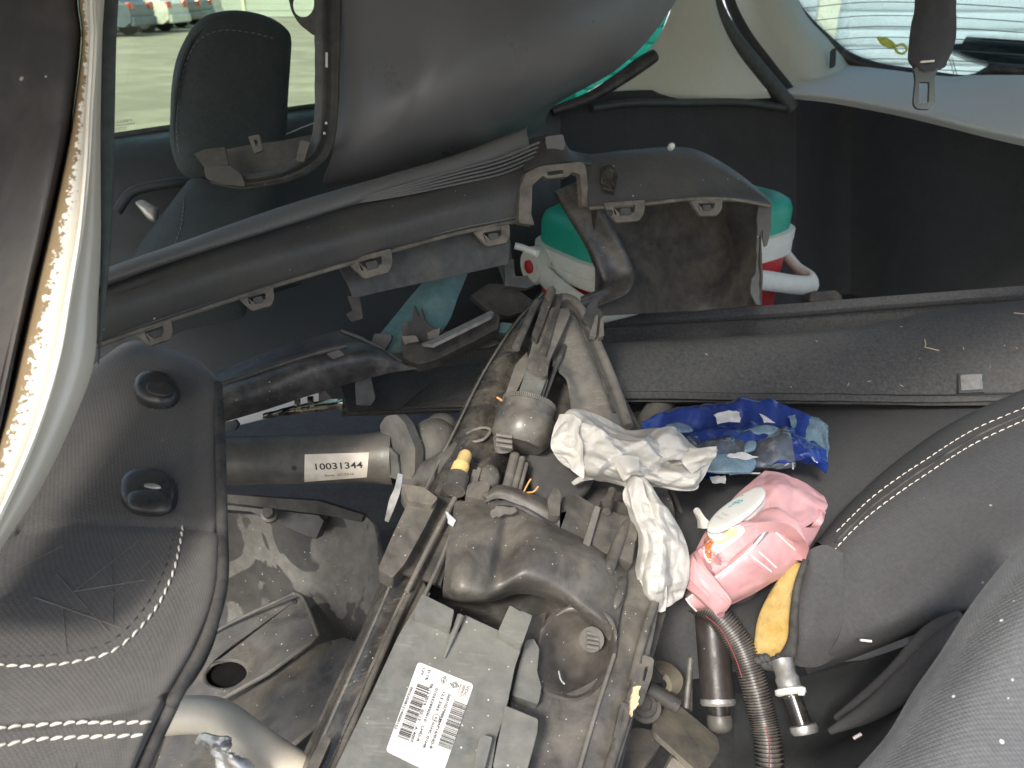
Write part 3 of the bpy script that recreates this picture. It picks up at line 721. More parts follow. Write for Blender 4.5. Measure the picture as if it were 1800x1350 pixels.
tube('white_stitch', [(1618, 109, .838), (1642, 107, .838)], 0.0012, m_thread, seg=6, parent=bl)
tg = thing('hang_tag', 'yellow green leaf shaped tag with a ring on the rear window', 'tag', tuple(P(1570, 95, 1.9)))
tp = face(1570, 80, 1.92)
poly('leaf', rc([(1540, 63), (1560, 66), (1574, 76), (1576, 84), (1560, 84), (1548, 76)], 5), tp, 0.003, m_ytag, parent=tg)
tube('ring', [(1572, 82, 1.915), (1586, 78, 1.915), (1594, 86, 1.915), (1588, 94, 1.915), (1578, 92, 1.915), (1573, 84, 1.915)], 0.003, m_ytag, n=30, seg=8, parent=tg)

# ------------------------------------------------------------------ far front seat
fs = thing('front_seat', 'black front seat with tall stitched headrest against the far window', 'seat', tuple(Vector((P(420, 320, 1.12).x, P(420, 320, 1.12).y, .43))))
HP = Pl((300, 300, 1.14), (500, 270, 1.24), (330, 60, 1.15))
hr = [(303, 200), (305, 150), (313, 100), (330, 60), (352, 35), (390, 24), (430, 25), (470, 36), (498, 55), (507, 75), (505, 120), (501, 180), (498, 240), (485, 285), (450, 308), (400, 316), (350, 314), (322, 300), (308, 270), (302, 235)]
h_ = cushion('headrest', hr, HP, 0.045, 0.05, m_fabf, p=3.2, K=10, N=72, parent=fs, bvh=True)
stitches(h_, [(316, 270), (311, 220), (316, 160), (330, 105), (352, 70), (390, 54), (440, 58), (480, 68)], m_threadd, fs, ln=0.006, gap=0.003, r=0.0008)
tube('headrest_seam', onpl(HP, [(309, 270), (306, 215), (312, 150), (326, 95), (348, 60), (385, 42), (440, 44), (490, 66)], 0.03), [.0003, .002, .003, .003, .003, .003, .002, .0003], m_fabf, n=40, world=True, parent=fs)
for x in (395, 438):
    tube('headrest_post', [(x, 300, 1.17), (x+2, 352, 1.17)], 0.006, m_silver if x < 420 else m_black, parent=fs)
cushion('post_guide', ell(436, 346, 22, 9, 0.15), face(436, 346, 1.16), 0.008, 0.01, m_cwhite, parent=fs)
fbk = sheet('backrest', [
    [(330, 318, 1.2), (350, 312, 1.16), (420, 332, 1.15), (480, 326, 1.17), (500, 335, 1.22)],
    [(290, 370, 1.18), (318, 362, 1.12), (400, 368, 1.11), (470, 362, 1.13), (505, 370, 1.2)],
    [(240, 440, 1.15), (275, 436, 1.08), (380, 430, 1.06), (470, 420, 1.09), (520, 430, 1.18)],
    [(180, 560, 1.12), (230, 540, 1.05), (360, 520, 1.03), (470, 500, 1.06), (530, 500, 1.16)]], m_fabf, 24, 24, thick=0.08, parent=fs, bvh=True)
stitches(fbk, [(325, 345), (322, 380), (316, 410), (300, 450)], m_threadd, fs, ln=0.006, gap=0.003, r=0.0008)
poly('side_shell', rc([(445, 330), (488, 326), (496, 356), (448, 352)], 5), face(470, 340, 1.19), 0.01, m_teal, parent=fs)
# ------------------------------------------------------------------ grey bumper corner standing upright at the top
bc = thing('bumper_cover', 'smooth dark grey bumper cover corner standing upright behind the pile', 'bumper cover', tuple(P(700, 330, 1.05)), 'loose bumper parts')
sheet('skin', [
    [(592, -90, .99), (750, -90, .93), (900, -90, .95), (1060, -90, 1.06), (1245, -90, 1.28)],
    [(594, 60, 1.0), (745, 60, .94), (890, 60, .965), (1030, 55, 1.06), (1160, 45, 1.22)],
    [(592, 180, 1.01), (725, 175, .955), (860, 165, .985), (980, 150, 1.06), (1085, 122, 1.17)],
    [(586, 262, 1.03), (705, 250, .995), (825, 232, 1.02), (920, 208, 1.07), (985, 180, 1.13)],
    [(570, 312, 1.07), (690, 296, 1.06), (810, 268, 1.075), (905, 235, 1.1), (960, 208, 1.14)],
    [(570, 330, 1.13), (690, 312, 1.13), (810, 285, 1.14), (905, 252, 1.15), (960, 222, 1.17)]], m_skin, 50, 40, thick=0.003, parent=bc,
    disp=lambda x, y, u, v: 0.0022*noise.noise(Vector((x*6, y*6, 9))))
inn = [(552, -90), (552, 30), (553, 85), (553, 180), (548, 238), (528, 270), (490, 294), (445, 305), (410, 300), (385, 290)]
out = [(598, -90), (597, 30), (596, 90), (592, 200), (582, 260), (560, 290), (515, 313), (460, 325), (415, 329), (368, 319)]
fd = [.985, .985, .985, .99, .995, 1.0, 1.0, 1.0, 1.0, 1.0]
sheet('edge_flange', [[(*p, d) for p, d in zip(inn, fd)], [(*lerp2(p, q, .35), d-.008) for p, q, d in zip(inn, out, fd)], [(*lerp2(p, q, .7), d+.006) for p, q, d in zip(inn, out, fd)], [(*q, d+.004) for q, d in zip(out, fd)]], m_flap, 80, 14, thick=0.003, parent=bc,
      disp=lambda x, y, u, v: 0.001*noise.noise(Vector((x*70, y*70, 2))))
poly('ring_tab', rc([(505, -12), (512, 20), (524, 40), (552, 62), (560, 55), (560, -40), (520, -40)], 9), face(530, 10, .983), 0.004, m_flap, holes=[ell(533, 6, 19, 24)], parent=bc)
poly('bracket_shelf', [(341, 270), (360, 262), (395, 258), (402, 289), (360, 295)], face(370, 275, .99, 0, -.01), 0.003, m_flap, parent=bc)
poly('bracket_lip', rc([(358, 294), (402, 290), (424, 306), (432, 328), (390, 324), (362, 314)], 4), face(390, 305, .988), 0.004, m_flap, parent=bc)
poly('clip', rc([(436, 240), (455, 236), (462, 264), (447, 270)], 2), face(448, 250, .98), 0.004, m_greyp, holes=[[(446, 246), (451, 245), (454, 256), (449, 258)]], parent=bc)
poly('clip', rc([(528, 246), (545, 250), (534, 285), (520, 282)], 2), face(532, 265, .985), 0.006, m_greyp, parent=bc)
poly('inner_web', [(398, 262), (440, 254), (500, 246), (548, 236), (545, 275), (490, 300), (440, 310), (405, 300)], face(470, 275, 1.03, 0, 0), 0.003, m_flap, parent=bc)
for x, y in ((572, 92), (571, 214), (568, 232)): poly('slot_glint', [(x, y), (x+4, y), (x+4, y+ (26 if y < 100 else 4)), (x, y+(26 if y < 100 else 4))], face(x, y, .978), 0.002, m_shelf, parent=bc, bevel=0)

# ------------------------------------------------------------------ long bumper strip across the pile
bs_ = thing('bumper_strip', 'long dusty black bumper strip with clip brackets lying across the pile', 'bumper strip', tuple(P(600, 500, .9)), 'loose bumper parts')
top = [(120, 500, .69), (200, 470, .715), (330, 425, .765), (500, 365, .84), (680, 312, .92), (800, 276, .97), (880, 245, 1.01), (925, 226, 1.04)]
rlo = [(120, 520, .675), (200, 492, .70), (330, 448, .75), (500, 394, .825), (680, 338, .91), (800, 305, .96), (880, 282, 1.0), (932, 262, 1.03)]
rgr = [(x, y+5, d+.012) for x, y, d in rlo]
fmd = [(120, 572, .665), (200, 545, .69), (330, 500, .735), (490, 448, .80), (690, 392, .885), (800, 360, .93), (870, 342, .965), (928, 325, .99)]
fbt = [(120, 626, .685), (200, 596, .705), (310, 558, .745), (480, 502, .815), (690, 440, .90), (800, 410, .945), (870, 396, .975), (926, 384, 1.0)]
sheet('top_rib', [[(x, y-4, d+.03) for x, y, d in top], top, [(*lerp2(a, b, .5), (a[2]+b[2])/2-.006) for a, b in zip(top, rlo)], rlo, rgr], m_rib, 70, 14, thick=0.003, parent=bs_, bvh=True)
fp_ = sheet('face_panel', [rgr, [(x, y+22, d-.004) for x, y, d in rlo], fmd, [(*lerp2(a, b, .75), a[2]*.25+b[2]*.75-.004) for a, b in zip(fmd, fbt)], fbt], m_face, 80, 24, thick=0.0035, parent=bs_, bvh=True,
    disp=lambda x, y, u, v: 0.0012*noise.noise(Vector((x*9, y*9, 4))) - 0.004*math.exp(-((u-.19)**2+(v-.25)**2)/.0012))
tube('lower_lip', [(x, y+1, d-.002) for x, y, d in fbt], 0.0026, m_tan, n=60, parent=bs_)
tube('lower_lip', [(x, y-7, d-.004) for x, y, d in fbt], 0.0012, m_rib, n=60, seg=6, parent=bs_)
for i in range(5):
    tube('flute', [(620-i*8, 352+i*2.5, .882), (700, 328+i*4.0, .913), (800, 300+i*6, .955), (880, 278+i*7, .99), (948-i*3, 250+i*8.5, 1.02)], 0.0016, m_rib, n=24, seg=6, parent=bs_)
sheet('bridge', [
    [(915, 250, 1.05), (955, 238, 1.06), (985, 236, 1.065), (1000, 262, 1.07), (1040, 272, 1.075)],
    [(918, 270, 1.03), (955, 258, 1.035), (990, 256, 1.04), (1010, 272, 1.05), (1040, 280, 1.055)],
    [(920, 300, 1.0), (955, 285, 1.0), (990, 283, 1.01), (1015, 284, 1.02), (1040, 286, 1.03)]], m_face, 20, 12, thick=0.003, parent=bs_)
poly('bridge_block', rc([(958, 240), (990, 236), (994, 256), (986, 270), (962, 268)], 4), face(975, 252, 1.03), 0.02, m_rib, parent=bs_)
poly('notch_frame', rc([(912, 392), (914, 330), (924, 304), (950, 292), (1022, 284), (1030, 292), (1038, 366), (1024, 362), (1020, 306), (1005, 302), (1000, 310), (962, 314), (955, 308), (936, 326), (934, 378), (940, 396)], 4), face(970, 330, .992, .03), 0.012, m_tan, holes=[[(962, 302), (990, 298), (991, 305), (963, 309)]], parent=bs_)
wing = sheet('end_wing', [
    [(1030, 272, 1.06), (1110, 263, 1.085), (1185, 258, 1.11), (1232, 266, 1.13), (1292, 300, 1.14), (1350, 346, 1.12)],
    [(1030, 285, 1.035), (1110, 276, 1.06), (1190, 274, 1.085), (1240, 285, 1.1), (1296, 314, 1.11), (1351, 350, 1.10)],
    [(1032, 322, 1.015), (1115, 314, 1.035), (1195, 310, 1.06), (1245, 318, 1.08), (1298, 335, 1.095), (1352, 354, 1.09)],
    [(1036, 364, 1.0), (1120, 358, 1.02), (1200, 349, 1.045), (1250, 347, 1.06), (1300, 350, 1.075), (1354, 360, 1.08)]], m_face, 50, 20, thick=0.004, parent=bs_, bvh=True)
tube('lower_lip', [(1036, 366, .998), (1120, 360, 1.016), (1200, 351, 1.04), (1250, 349, 1.055), (1300, 352, 1.07), (1354, 362, 1.075)], 0.0026, m_tan, n=30, parent=bs_)
cushion('button', ell(1180, 258, 6, 6), face(1180, 258, 1.07), .008, .01, m_cwhite, parent=bs_)
poly('gloss_mark', rag([(1058, 292), (1078, 290), (1084, 312), (1078, 342), (1064, 340), (1056, 318)], 2, 6, 3), Pl((1060, 290, 1.03), (1085, 292, 1.0355), (1066, 340, 1.008)), 0.0006, m_blackg, off=.0022, bevel=0, parent=bs_)
poly('torn_edge', rag([(1334, 356), (1356, 352), (1357, 385), (1349, 432), (1344, 434), (1341, 404), (1334, 418), (1334, 470), (1337, 536), (1328, 536), (1320, 516), (1322, 490), (1330, 480), (1330, 410)], 1.5, 12, 5), face(1345, 420, 1.085, .01), 0.004, m_flap, parent=bs_)
sheet('inner_shell', [
    [(1042, 366, 1.08), (1110, 362, 1.14), (1190, 356, 1.18), (1260, 354, 1.18), (1336, 358, 1.10)],
    [(1046, 440, 1.12), (1110, 440, 1.17), (1190, 440, 1.22), (1260, 440, 1.22), (1336, 440, 1.12)],
    [(1048, 555, 1.12), (1110, 552, 1.15), (1190, 548, 1.2), (1260, 544, 1.2), (1338, 536, 1.12)]], m_brown, 30, 24, thick=0.003, parent=bs_, disp=lambda x, y, u, v: 0.004*noise.noise(Vector((x*20, y*20, 1))))
def clip(px, py, rot, s, d, kind=0):
    def tf(q): return [(px+(x*cos(rot)-y*sin(rot))*s, py+(x*sin(rot)+y*cos(rot))*s) for x, y in q]
    pl = face(px, py, d, .02, -.01)
    b = poly('clip', tf(rc([(-34, -13), (34, -13), (31, 8), (22, 20), (-14, 20), (-26, 2)], 4)), pl, 0.005, m_tan, holes=[tf(rc([(-18, -6), (18, -6), (15, 6), (-8, 6)], 2))], parent=bs_)
    poly('tongue', tf(rc([(-8, -2), (9, -2), (10, 9), (-7, 9)], 2)), pl, 0.006, m_flap, off=.002, parent=b)
for a in ((272, 584, -.33, 1.0, .725), (452, 524, -.28, .95, .80), (652, 462, -.26, 1.2, .875), (866, 412, -.18, .95, .965), (1098, 368, -.08, 1.1, 1.005), (1242, 362, -.02, .85, 1.05)): clip(*a)
cushion('clip_hole', ell(1072, 374, 6, 6), face(1072, 374, .999), .0008, .002, m_dark, parent=bs_)
sheet('under_flap', [
    [(596, 468, .905), (700, 436, .935), (800, 410, .965), (894, 392, 1.0)],
    [(612, 500, .90), (700, 474, .93), (800, 450, .96), (896, 428, .995)],
    [(622, 524, .905), (700, 506, .935), (800, 485, .965), (893, 464, 1.0)]], m_flap, 24, 10, thick=0.003, parent=bs_)
poly('hook', rc([(610, 520), (632, 520), (638, 560), (618, 566), (608, 552), (620, 546)], 3), face(622, 540, .92), 0.008, m_brown, parent=bs_)

# black strap loop hanging from the notch
so_ = [(1022, 318), (1052, 360), (1085, 410), (1110, 455), (1118, 485), (1108, 512), (1080, 530), (1030, 548)]
si_ = [(972, 338), (1000, 385), (1028, 432), (1045, 470), (1056, 492), (1060, 500), (1052, 508), (1020, 522)]
sdp = [1.08, 1.1, 1.12, 1.13, 1.13, 1.12, 1.11, 1.1]
sheet('mounting_strap', [[(*p, d) for p, d in zip(si_, sdp)], [(*lerp2(p, q, .12), d-.012) for p, q, d in zip(si_, so_, sdp)], [(*lerp2(p, q, .5), d-.008) for p, q, d in zip(si_, so_, sdp)], [(*lerp2(p, q, .9), d-.012) for p, q, d in zip(si_, so_, sdp)], [(*q, d) for q, d in zip(so_, sdp)]], m_bezel, 50, 16, thick=0.004, label='black plastic strap loop in front of the cooler', cat='strap')

# ------------------------------------------------------------------ cooler
K = Vector((.150, 1.172, .86)); bA = radians(32)
cu_, cw_ = Vector((cos(bA), sin(bA), 0)), Vector((-sin(bA), cos(bA), 0))
cl = thing('cooler_box', 'red cooler box with white rim, green lid and white carry handle', 'cooler', (K.x+.15, K.y+.2, .43))
LN, DP = .488, .25
cc = Vector((K.x, K.y, 0))+cu_*LN/2+cw_*DP/2
def rrl(name, zs, mat, parent, top=True):
    """rounded-rectangle tower: zs = [(z, inset)]"""
    V = []; F = []; n = 40
    for z, ins in zs:
        for q in ell(0, 0, LN/2-ins, DP/2-ins, 0, n, 4.5): V.append(cc+cu_*q[0]+cw_*q[1]+Zv*z)
    for k in range(len(zs)-1):
        for i in range(n): F.append((k*n+i, k*n+(i+1) % n, (k+1)*n+(i+1) % n, (k+1)*n+i))
    F.append(tuple(reversed(range(n)))); F.append(tuple(range((len(zs)-1)*n, len(zs)*n)))
    return mk(name, V, F, mat, parent=parent, ang=50)
rrl('body', [(.432, .03), (.445, .022), (.838, .004)], m_red, cl)
rrl('rim', [(.822, .003), (.824, -.004), (.842, -.004), (.844, -.001), (.847, -.001), (.849, -.005), (.868, -.005), (.870, 0)], m_cwhite, cl)
rrl('lid', [(.868, .004), (.905, .004), (.920, .009), (.928, .022), (.930, .045), (.923, .052), (.921, .09)], m_green, cl)
e0 = cc-cu_*(LN/2+.014); 
hz = .835
e0 = e0+cw_*.055
hp = [e0-cw_*.0+Zv*hz, e0-cw_*.06+Zv*(hz-.02), e0-cw_*(DP/2+.035)+Zv*(hz-.03), e0-cw_*(DP/2+.075)+cu_*.03+Zv*(hz-.02), cc-cw_*(DP/2+.03)+Zv*(hz-.012)]
e1 = cc+cu_*(LN/2+.014)
hp += [e1-cw_*(DP/2+.03)-cu_*.05+Zv*(hz-.062), e1-cw_*(DP/2+.018)-cu_*.008+Zv*(hz-.062), e1-cw_*(DP/2-.03)+cu_*.004+Zv*(hz-.055), e1-cw_*.05+cu_*.004+Zv*(hz-.028), e1+Zv*hz]
tube('handle', hp, [.022, .02, .019, .018, .018, .018, .018, .018, .018, .018], m_cwhite, n=80, world=True, flat=.55, parent=cl)
lathe('pivot', e0+cu_*.01+Zv*hz, e0-cu_*.014+Zv*hz, [(0, .034), (.8, .034), (1, .030)], m_cwhite, world=True, parent=cl)
lathe('pivot_button', e0-cu_*.012+Zv*hz, e0-cu_*.020+Zv*hz, [(0, .012), (.7, .012), (1, .008)], m_red, world=True, parent=cl)
poly('box_lump', rag([(1424, 512), (1470, 510), (1482, 520), (1480, 532), (1424, 532)], 1, 8, 2), face(1450, 522, 1.35), .04, m_brown, bevel=.003, label='brown lump of dirt beside the cooler', cat='lump')

# ------------------------------------------------------------------ folded rear seat back with carpet
fb = thing('folded_seatback', 'dark carpeted rear seat back folded flat across the boot', 'seat back', tuple(P(1400, 730, 1.05)))
sheet('rear_rail', [
    [(560, 606, 1.38), (880, 572, 1.38), (1060, 553, 1.36), (1350, 537, 1.37), (1560, 521, 1.37), (1940, 492, 1.34)],
    [(560, 622, 1.30), (880, 588, 1.30), (1060, 566, 1.29), (1350, 549, 1.29), (1560, 533, 1.29), (1940, 505, 1.26)],
    [(560, 634, 1.30), (880, 598, 1.30), (1060, 576, 1.29), (1350, 558, 1.29), (1560, 541, 1.29), (1940, 512, 1.26)],
    [(560, 720, 1.36), (880, 700, 1.36), (1060, 680, 1.35), (1350, 660, 1.35), (1560, 640, 1.35), (1940, 610, 1.32)]], m_carpet, 60, 24, thick=0.01, parent=fb)
cpt = sheet('carpet_panel', [
    [(560, 668, 1.18), (880, 632, 1.18), (1060, 604, 1.18), (1350, 588, 1.18), (1480, 577, 1.19), (1580, 560, 1.22), (1660, 542, 1.26), (1940, 514, 1.22)],
    [(560, 674, 1.12), (880, 638, 1.12), (1060, 610, 1.12), (1350, 594, 1.12), (1480, 585, 1.125), (1580, 574, 1.135), (1660, 560, 1.15), (1940, 532, 1.12)],
    [(580, 696, 1.085), (880, 676, 1.08), (1070, 650, 1.08), (1350, 640, 1.08), (1480, 636, 1.08), (1580, 630, 1.08), (1660, 622, 1.08), (1940, 606, 1.06)],
    [(600, 718, 1.06), (880, 706, 1.055), (1090, 694, 1.055), (1350, 696, 1.055), (1480, 697, 1.055), (1580, 698, 1.055), (1660, 698, 1.055), (1940, 692, 1.035)],
    [(600, 724, 1.065), (880, 714, 1.06), (1090, 703, 1.06), (1350, 705, 1.06), (1480, 706, 1.06), (1580, 707, 1.06), (1660, 706, 1.06), (1940, 700, 1.04)],
    [(600, 732, 1.12), (880, 724, 1.12), (1090, 714, 1.12), (1350, 715, 1.12), (1480, 715, 1.12), (1580, 715, 1.12), (1660, 714, 1.12), (1940, 708, 1.1)]], m_carpet, 100, 60, thick=0.01, parent=fb, bvh=True,
    disp=lambda x, y, u, v: 0.0010*noise.noise(Vector((x*14, y*14, 7))))
poly('latch_cover', rc([(1688, 659), (1727, 657), (1728, 684), (1690, 686)], 2), Pl((1690, 659, 1.068), (1727, 657, 1.068), (1690, 686, 1.058)), 0.02, m_latch, off=.013, parent=fb)
poly('latch_rim', rc([(1684, 655), (1731, 653), (1732, 689), (1686, 691)], 2), Pl((1690, 659, 1.068), (1727, 657, 1.068), (1690, 686, 1.058)), 0.02, m_rub, off=.009, parent=fb)
rr = random.Random(3)
geo = []
for i in range(20):
    x, y = rr.uniform(1070, 1790), rr.uniform(545, 690)
    l, n_ = on(cpt, x, y, .0012)
    if l is None: continue
    a = rr.uniform(0, 6.28); s = rr.uniform(.0008, .003)
    t_ = Vector((cos(a), sin(a), 0)); t_ = (t_-n_*t_.dot(n_)).normalized()
    geo.append(tube_geo([l-t_*s, l+n_*s*.15, l+t_*s], [.0003, .0005, .0003], 5, None, True))
for pts in ([(1625, 597), (1627, 607), (1625, 611)], [(1625, 611), (1650, 617)], [(1782, 551), (1800, 553)], [(1085, 553), (1118, 555)]):
    w_ = [on(cpt, x, y, .001)[0] for x, y in pts]
    if all(w_): geo.append(tube_geo(w_, .0007, 6, None, True))
V, F = join(*geo)
mk('straw_crumbs', V, F, m_straw, kind='stuff', label='scattered straw crumbs on the dark carpet panel', cat='crumbs')

# ------------------------------------------------------------------ broken plastic between strip and trim
def rowsof(a, b, k=3): return [[(*lerp2(p, q, t), p[2]*(1-t)+q[2]*t) for p, q in zip(a, b)] for t in [i/(k-1) for i in range(k)]]
tb = thing('teal_bracket', 'bluish green plastic bracket slanting down under the bumper strip', 'bracket', tuple(P(720, 610, 1.0)), 'broken plastic pieces')
sheet('web', [[(800, 440, 1.06), (740, 500, 1.03), (690, 560, 1.01), (648, 612, .99)], [(812, 445, 1.045), (770, 505, 1.015), (725, 570, .995), (672, 622, .98)], [(835, 450, 1.06), (806, 520, 1.03), (786, 570, 1.01), (745, 615, .99)]], m_teal, 24, 14, thick=0.004, parent=tb)
poly('foot', rc([(648, 612), (658, 586), (688, 588), (688, 596), (674, 620)], 3), face(665, 602, .965), .012, m_flap, parent=tb)
sp_ = thing('splintered_mount', 'splintered brown plastic mount with upright spikes', 'broken mount', tuple(P(745, 605, .97)), 'broken plastic pieces')
poly('spikes', [(714, 600), (718, 572), (724, 560), (729, 536), (733, 550), (737, 556), (741, 540), (746, 560), (754, 572), (770, 578), (776, 592), (756, 606), (730, 604)], face(740, 575, .975), .014, m_brown, parent=sp_)
poly('block', rc([(704, 566), (722, 566), (726, 592), (708, 596)], 2), face(715, 580, .985), .02, m_flap, parent=sp_)
poly('chunk', rag([(752, 584), (774, 576), (772, 592), (760, 600), (752, 596)], 1.2, 5, 8), face(762, 590, .965), .01, m_tan, parent=sp_)
tbm = thing('broken_trim_beam', 'muddy brown broken trim beam with a pale upper edge', 'trim', tuple(P(780, 635, .95)), 'broken plastic pieces')
poly('beam', rag([(704, 592), (722, 590), (738, 602), (800, 580), (868, 545), (880, 556), (875, 578), (820, 606), (770, 630), (736, 640), (708, 630)], .8, 14, 6), Pl((704, 612, .955), (876, 560, .985), (740, 636, .945)), .018, m_brown, bevel=.0025, parent=tbm)
poly('pale_edge', rc([(740, 604), (752, 600), (862, 546), (868, 549), (862, 556), (760, 606)], 2), Pl((740, 604, .943), (866, 548, .972), (750, 598, .948)), .004, m_latch, parent=tbm)
poly('broken_end', rag([(704, 590), (732, 590), (738, 600), (712, 606)], 1.2, 6, 9), face(718, 598, .952), .01, m_tan, parent=tbm)
for nm, lb, pts, d, mt, th in (
    ('plastic_shard', 'grey pointed plastic shard above the headlight tip', [(886, 456), (903, 456), (906, 486), (926, 484), (942, 500), (925, 506), (888, 502)], 1.04, m_flap, .01),
    ('plastic_shard', 'muddy curved plastic plate left of the headlight tip', [(826, 520), (858, 498), (900, 502), (940, 530), (926, 548), (890, 556), (862, 548)], 1.06, m_brown, .012),
    ('plastic_shard', 'dark folded plastic corner under the trim beam end', [(838, 600), (852, 572), (872, 568), (876, 604), (860, 610), (806, 612)], 1.0, m_flap, .01),
    ('plastic_shard', 'small teal ribbed plastic piece beside the headlight edge', [(868, 572), (884, 566), (902, 568), (892, 586), (874, 584)], .99, m_teal, .01),
    ('plastic_shard', 'dark upright plastic plate beside the cooler', [(880, 395), (896, 392), (900, 452), (890, 500), (878, 470)], 1.12, m_flap, .008)):
    poly(nm, rag(pts, 1.0, 9, len(lb)), face(pts[0][0], pts[0][1], d, .02, -.02), th, mt, bevel=.0015, label=lb, cat='plastic piece', group='broken plastic pieces')
V, F = tube_geo([(905, 432, 1.1), (920, 436, 1.1), (945, 446, 1.09)], .005, 8, 10)
mk('white_rod', V, F, m_cwhite, label='thin white plastic rod left of the cooler', cat='rod')

# ------------------------------------------------------------------ curved black trim above the strut
ct = thing('arch_trim', 'scuffed curved black trim piece pointing right above the strut', 'trim', tuple(P(540, 730, .9)))
sheet('shell', [
    [(360, 680, .90), (470, 640, .905), (560, 614, .915), (620, 602, .925), (668, 612, .935), (712, 640, .94)],
    [(360, 700, .865), (470, 662, .875), (565, 634, .885), (630, 620, .90), (672, 626, .915), (716, 642, .935)],
    [(360, 728, .86), (465, 694, .87), (560, 664, .885), (630, 645, .90), (675, 640, .915), (722, 644, .935)],
    [(360, 752, .885), (460, 722, .89), (555, 692, .90), (635, 668, .915), (690, 655, .925), (735, 648, .94)]], M('scuffed_arch_plastic', (.045, .043, .042), .42, (.2, .185, .16), .75, 20, .42, .7, bump=.25, specks=.1, ss=260, streak=.5), 60, 24, thick=.003, parent=ct, disp=lambda x, y, u, v: .0012*noise.noise(Vector((x*30, y*30, 0))))
sheet('upper_flange', [[(360, 664, .93), (470, 618, .935), (560, 590, .945), (600, 581, .95), (640, 592, .955)], [(360, 684, .90), (470, 644, .905), (560, 617, .915), (610, 604, .925), (650, 606, .935)]], m_black, 40, 6, thick=.003, parent=ct)
tube('ridge', [(375, 682, .885), (470, 648, .89), (560, 620, .90), (608, 608, .91)], .004, m_bezel, n=30, parent=ct)
tube('upper_edge', [(600, 581, .945), (650, 602, .94), (705, 636, .935)], .0018, m_greyp, n=14, seg=6, parent=ct)
poly('tab', rc([(574, 622), (596, 614), (606, 624), (584, 632)], 2), face(590, 622, .872), .004, m_bezel, parent=ct)
poly('hanging_tab', rc([(624, 672), (652, 664), (660, 700), (652, 713), (626, 712)], 3), face(640, 690, .93), .012, m_flap, parent=ct)
poly('foot', rag([(388, 744), (412, 738), (418, 746), (414, 756), (390, 760)], 1, 6, 4), face(400, 748, .86), .008, m_flap, parent=ct)
poly('side_plate', rc([(598, 676), (640, 662), (700, 648), (742, 650), (760, 672), (700, 720), (612, 722)], 5), face(650, 690, 1.0, .02, -.02), .006, m_dark, parent=ct)
ch = thing('chrome_strip', 'yellowish chrome strip peeking out under the curved black trim', 'chrome strip', tuple(P(530, 735, .95)))
sheet('strip', [[(462, 727, .955), (520, 712, .96), (575, 703, .965), (602, 700, .97)], [(462, 732, .945), (520, 719, .95), (575, 711, .955), (602, 708, .96)], [(462, 736, .95), (520, 728, .955), (575, 722, .96), (602, 719, .965)]], m_chrome, 30, 8, thick=.003, parent=ch, disp=lambda x, y, u, v: .0008*noise.noise(Vector((x*120, y*120, 0))))
for x, y in ((522, 708), (545, 703)): poly('lug', rc([(x-5, y-6), (x+4, y-7), (x+4, y+7), (x-4, y+8)], 1), face(x, y, .945), .006, m_chrome, parent=ch)

# ------------------------------------------------------------------ suspension strut with label
st = thing('shock_strut', 'dull grey suspension strut with a white part number label', 'shock absorber', tuple(P(560, 860, .83)))
tub = lathe('tube', (340, 811, .81), (692, 804, .81), [(0, .0250), (.02, .0255), (.84, .0255), (.9, .0262), (.95, .028), (1, .029)], m_strut, 60, parent=st, bvh=True)
fl_ = rc([(667, 748), (678, 731), (698, 728), (712, 744), (730, 788), (729, 832), (716, 852), (700, 848), (688, 800), (672, 770)], 6)
poly('flange', fl_, Pl((670, 748, .80), (729, 790, .775), (705, 848, .785)), .013, m_strut, bevel=.002, parent=st)
poly('flange_web', [(676, 780), (698, 800), (704, 846), (680, 838)], Pl((676, 780, .785), (698, 800, .78), (690, 840, .785)), .004, m_cast, parent=st)
cushion('knuckle', ell(760, 792, 48, 58, .2), face(760, 790, .83), .04, .04, m_cast, p=2.1, parent=st)
cushion('knuckle', ell(778, 748, 28, 22, .2), face(778, 748, .88), .02, .02, m_cast, p=2.2, parent=st)
tube('arm', [(725, 850, .80), (755, 838, .79), (785, 815, .79), (815, 790, .80)], [.02, .018, .014, .012], m_cast, n=16, parent=st)
lab = patch('label', tub, [(536, 799), (649, 795.5), (645, 838), (535, 846)], 16, 16, m_label, parent=st)
lp_ = Pl((540, 812, .782), (645, 809, .782), (590, 834, .787))
text('part_number', '10031344', lp_, 555, 826, 638, 822.5, 12.5, m_ink, lab, thin=.014, wrap=lab)
text('series_text', 'Serie  07-2016', lp_, 571, 838, 622, 835, 4.6, m_inkb, lab, wrap=lab)
cushion('bolt_hole', ell(517, 822, 5, 5), face(517, 822, .7855), .0008, .002, m_dark, parent=st)
# ------------------------------------------------------------------ headlight unit
hl = thing('headlight_unit', 'large dusty black headlight unit seen from its back, with white sticker', 'headlight', tuple(P(850, 1100, .80)))
HL = Pl((620, 1350, .575), (1100, 1350, .60), (985, 560, .955))
def HA(x, y, off=0.0):
    """measured point on the headlight's back plane, as (px, py, depth)"""
    w = HL.at(x, y, off)
    return (x, y, (w-CAM).dot(Vector((0, CP, -SP))))
def hpoly(name, pts, off, thick, mat, parent=hl, **k): return poly(name, pts, HL, thick, mat, off=off, parent=parent, **k)
def hsheet(name, rows, mat, nu=24, nv=16, parent=hl, **k): return sheet(name, [[HA(*q) for q in r] for r in rows], mat, nu, nv, parent=parent, **k)
base = [(470, 1440), (530, 1330), (590, 1200), (650, 1085), (700, 990), (745, 900), (800, 770), (850, 670), (905, 580), (950, 545), (1000, 545), (1040, 580), (1075, 650), (1110, 720), (1150, 800), (1185, 890), (1190, 960), (1175, 1060), (1150, 1150), (1120, 1240), (1095, 1340), (1075, 1440)]
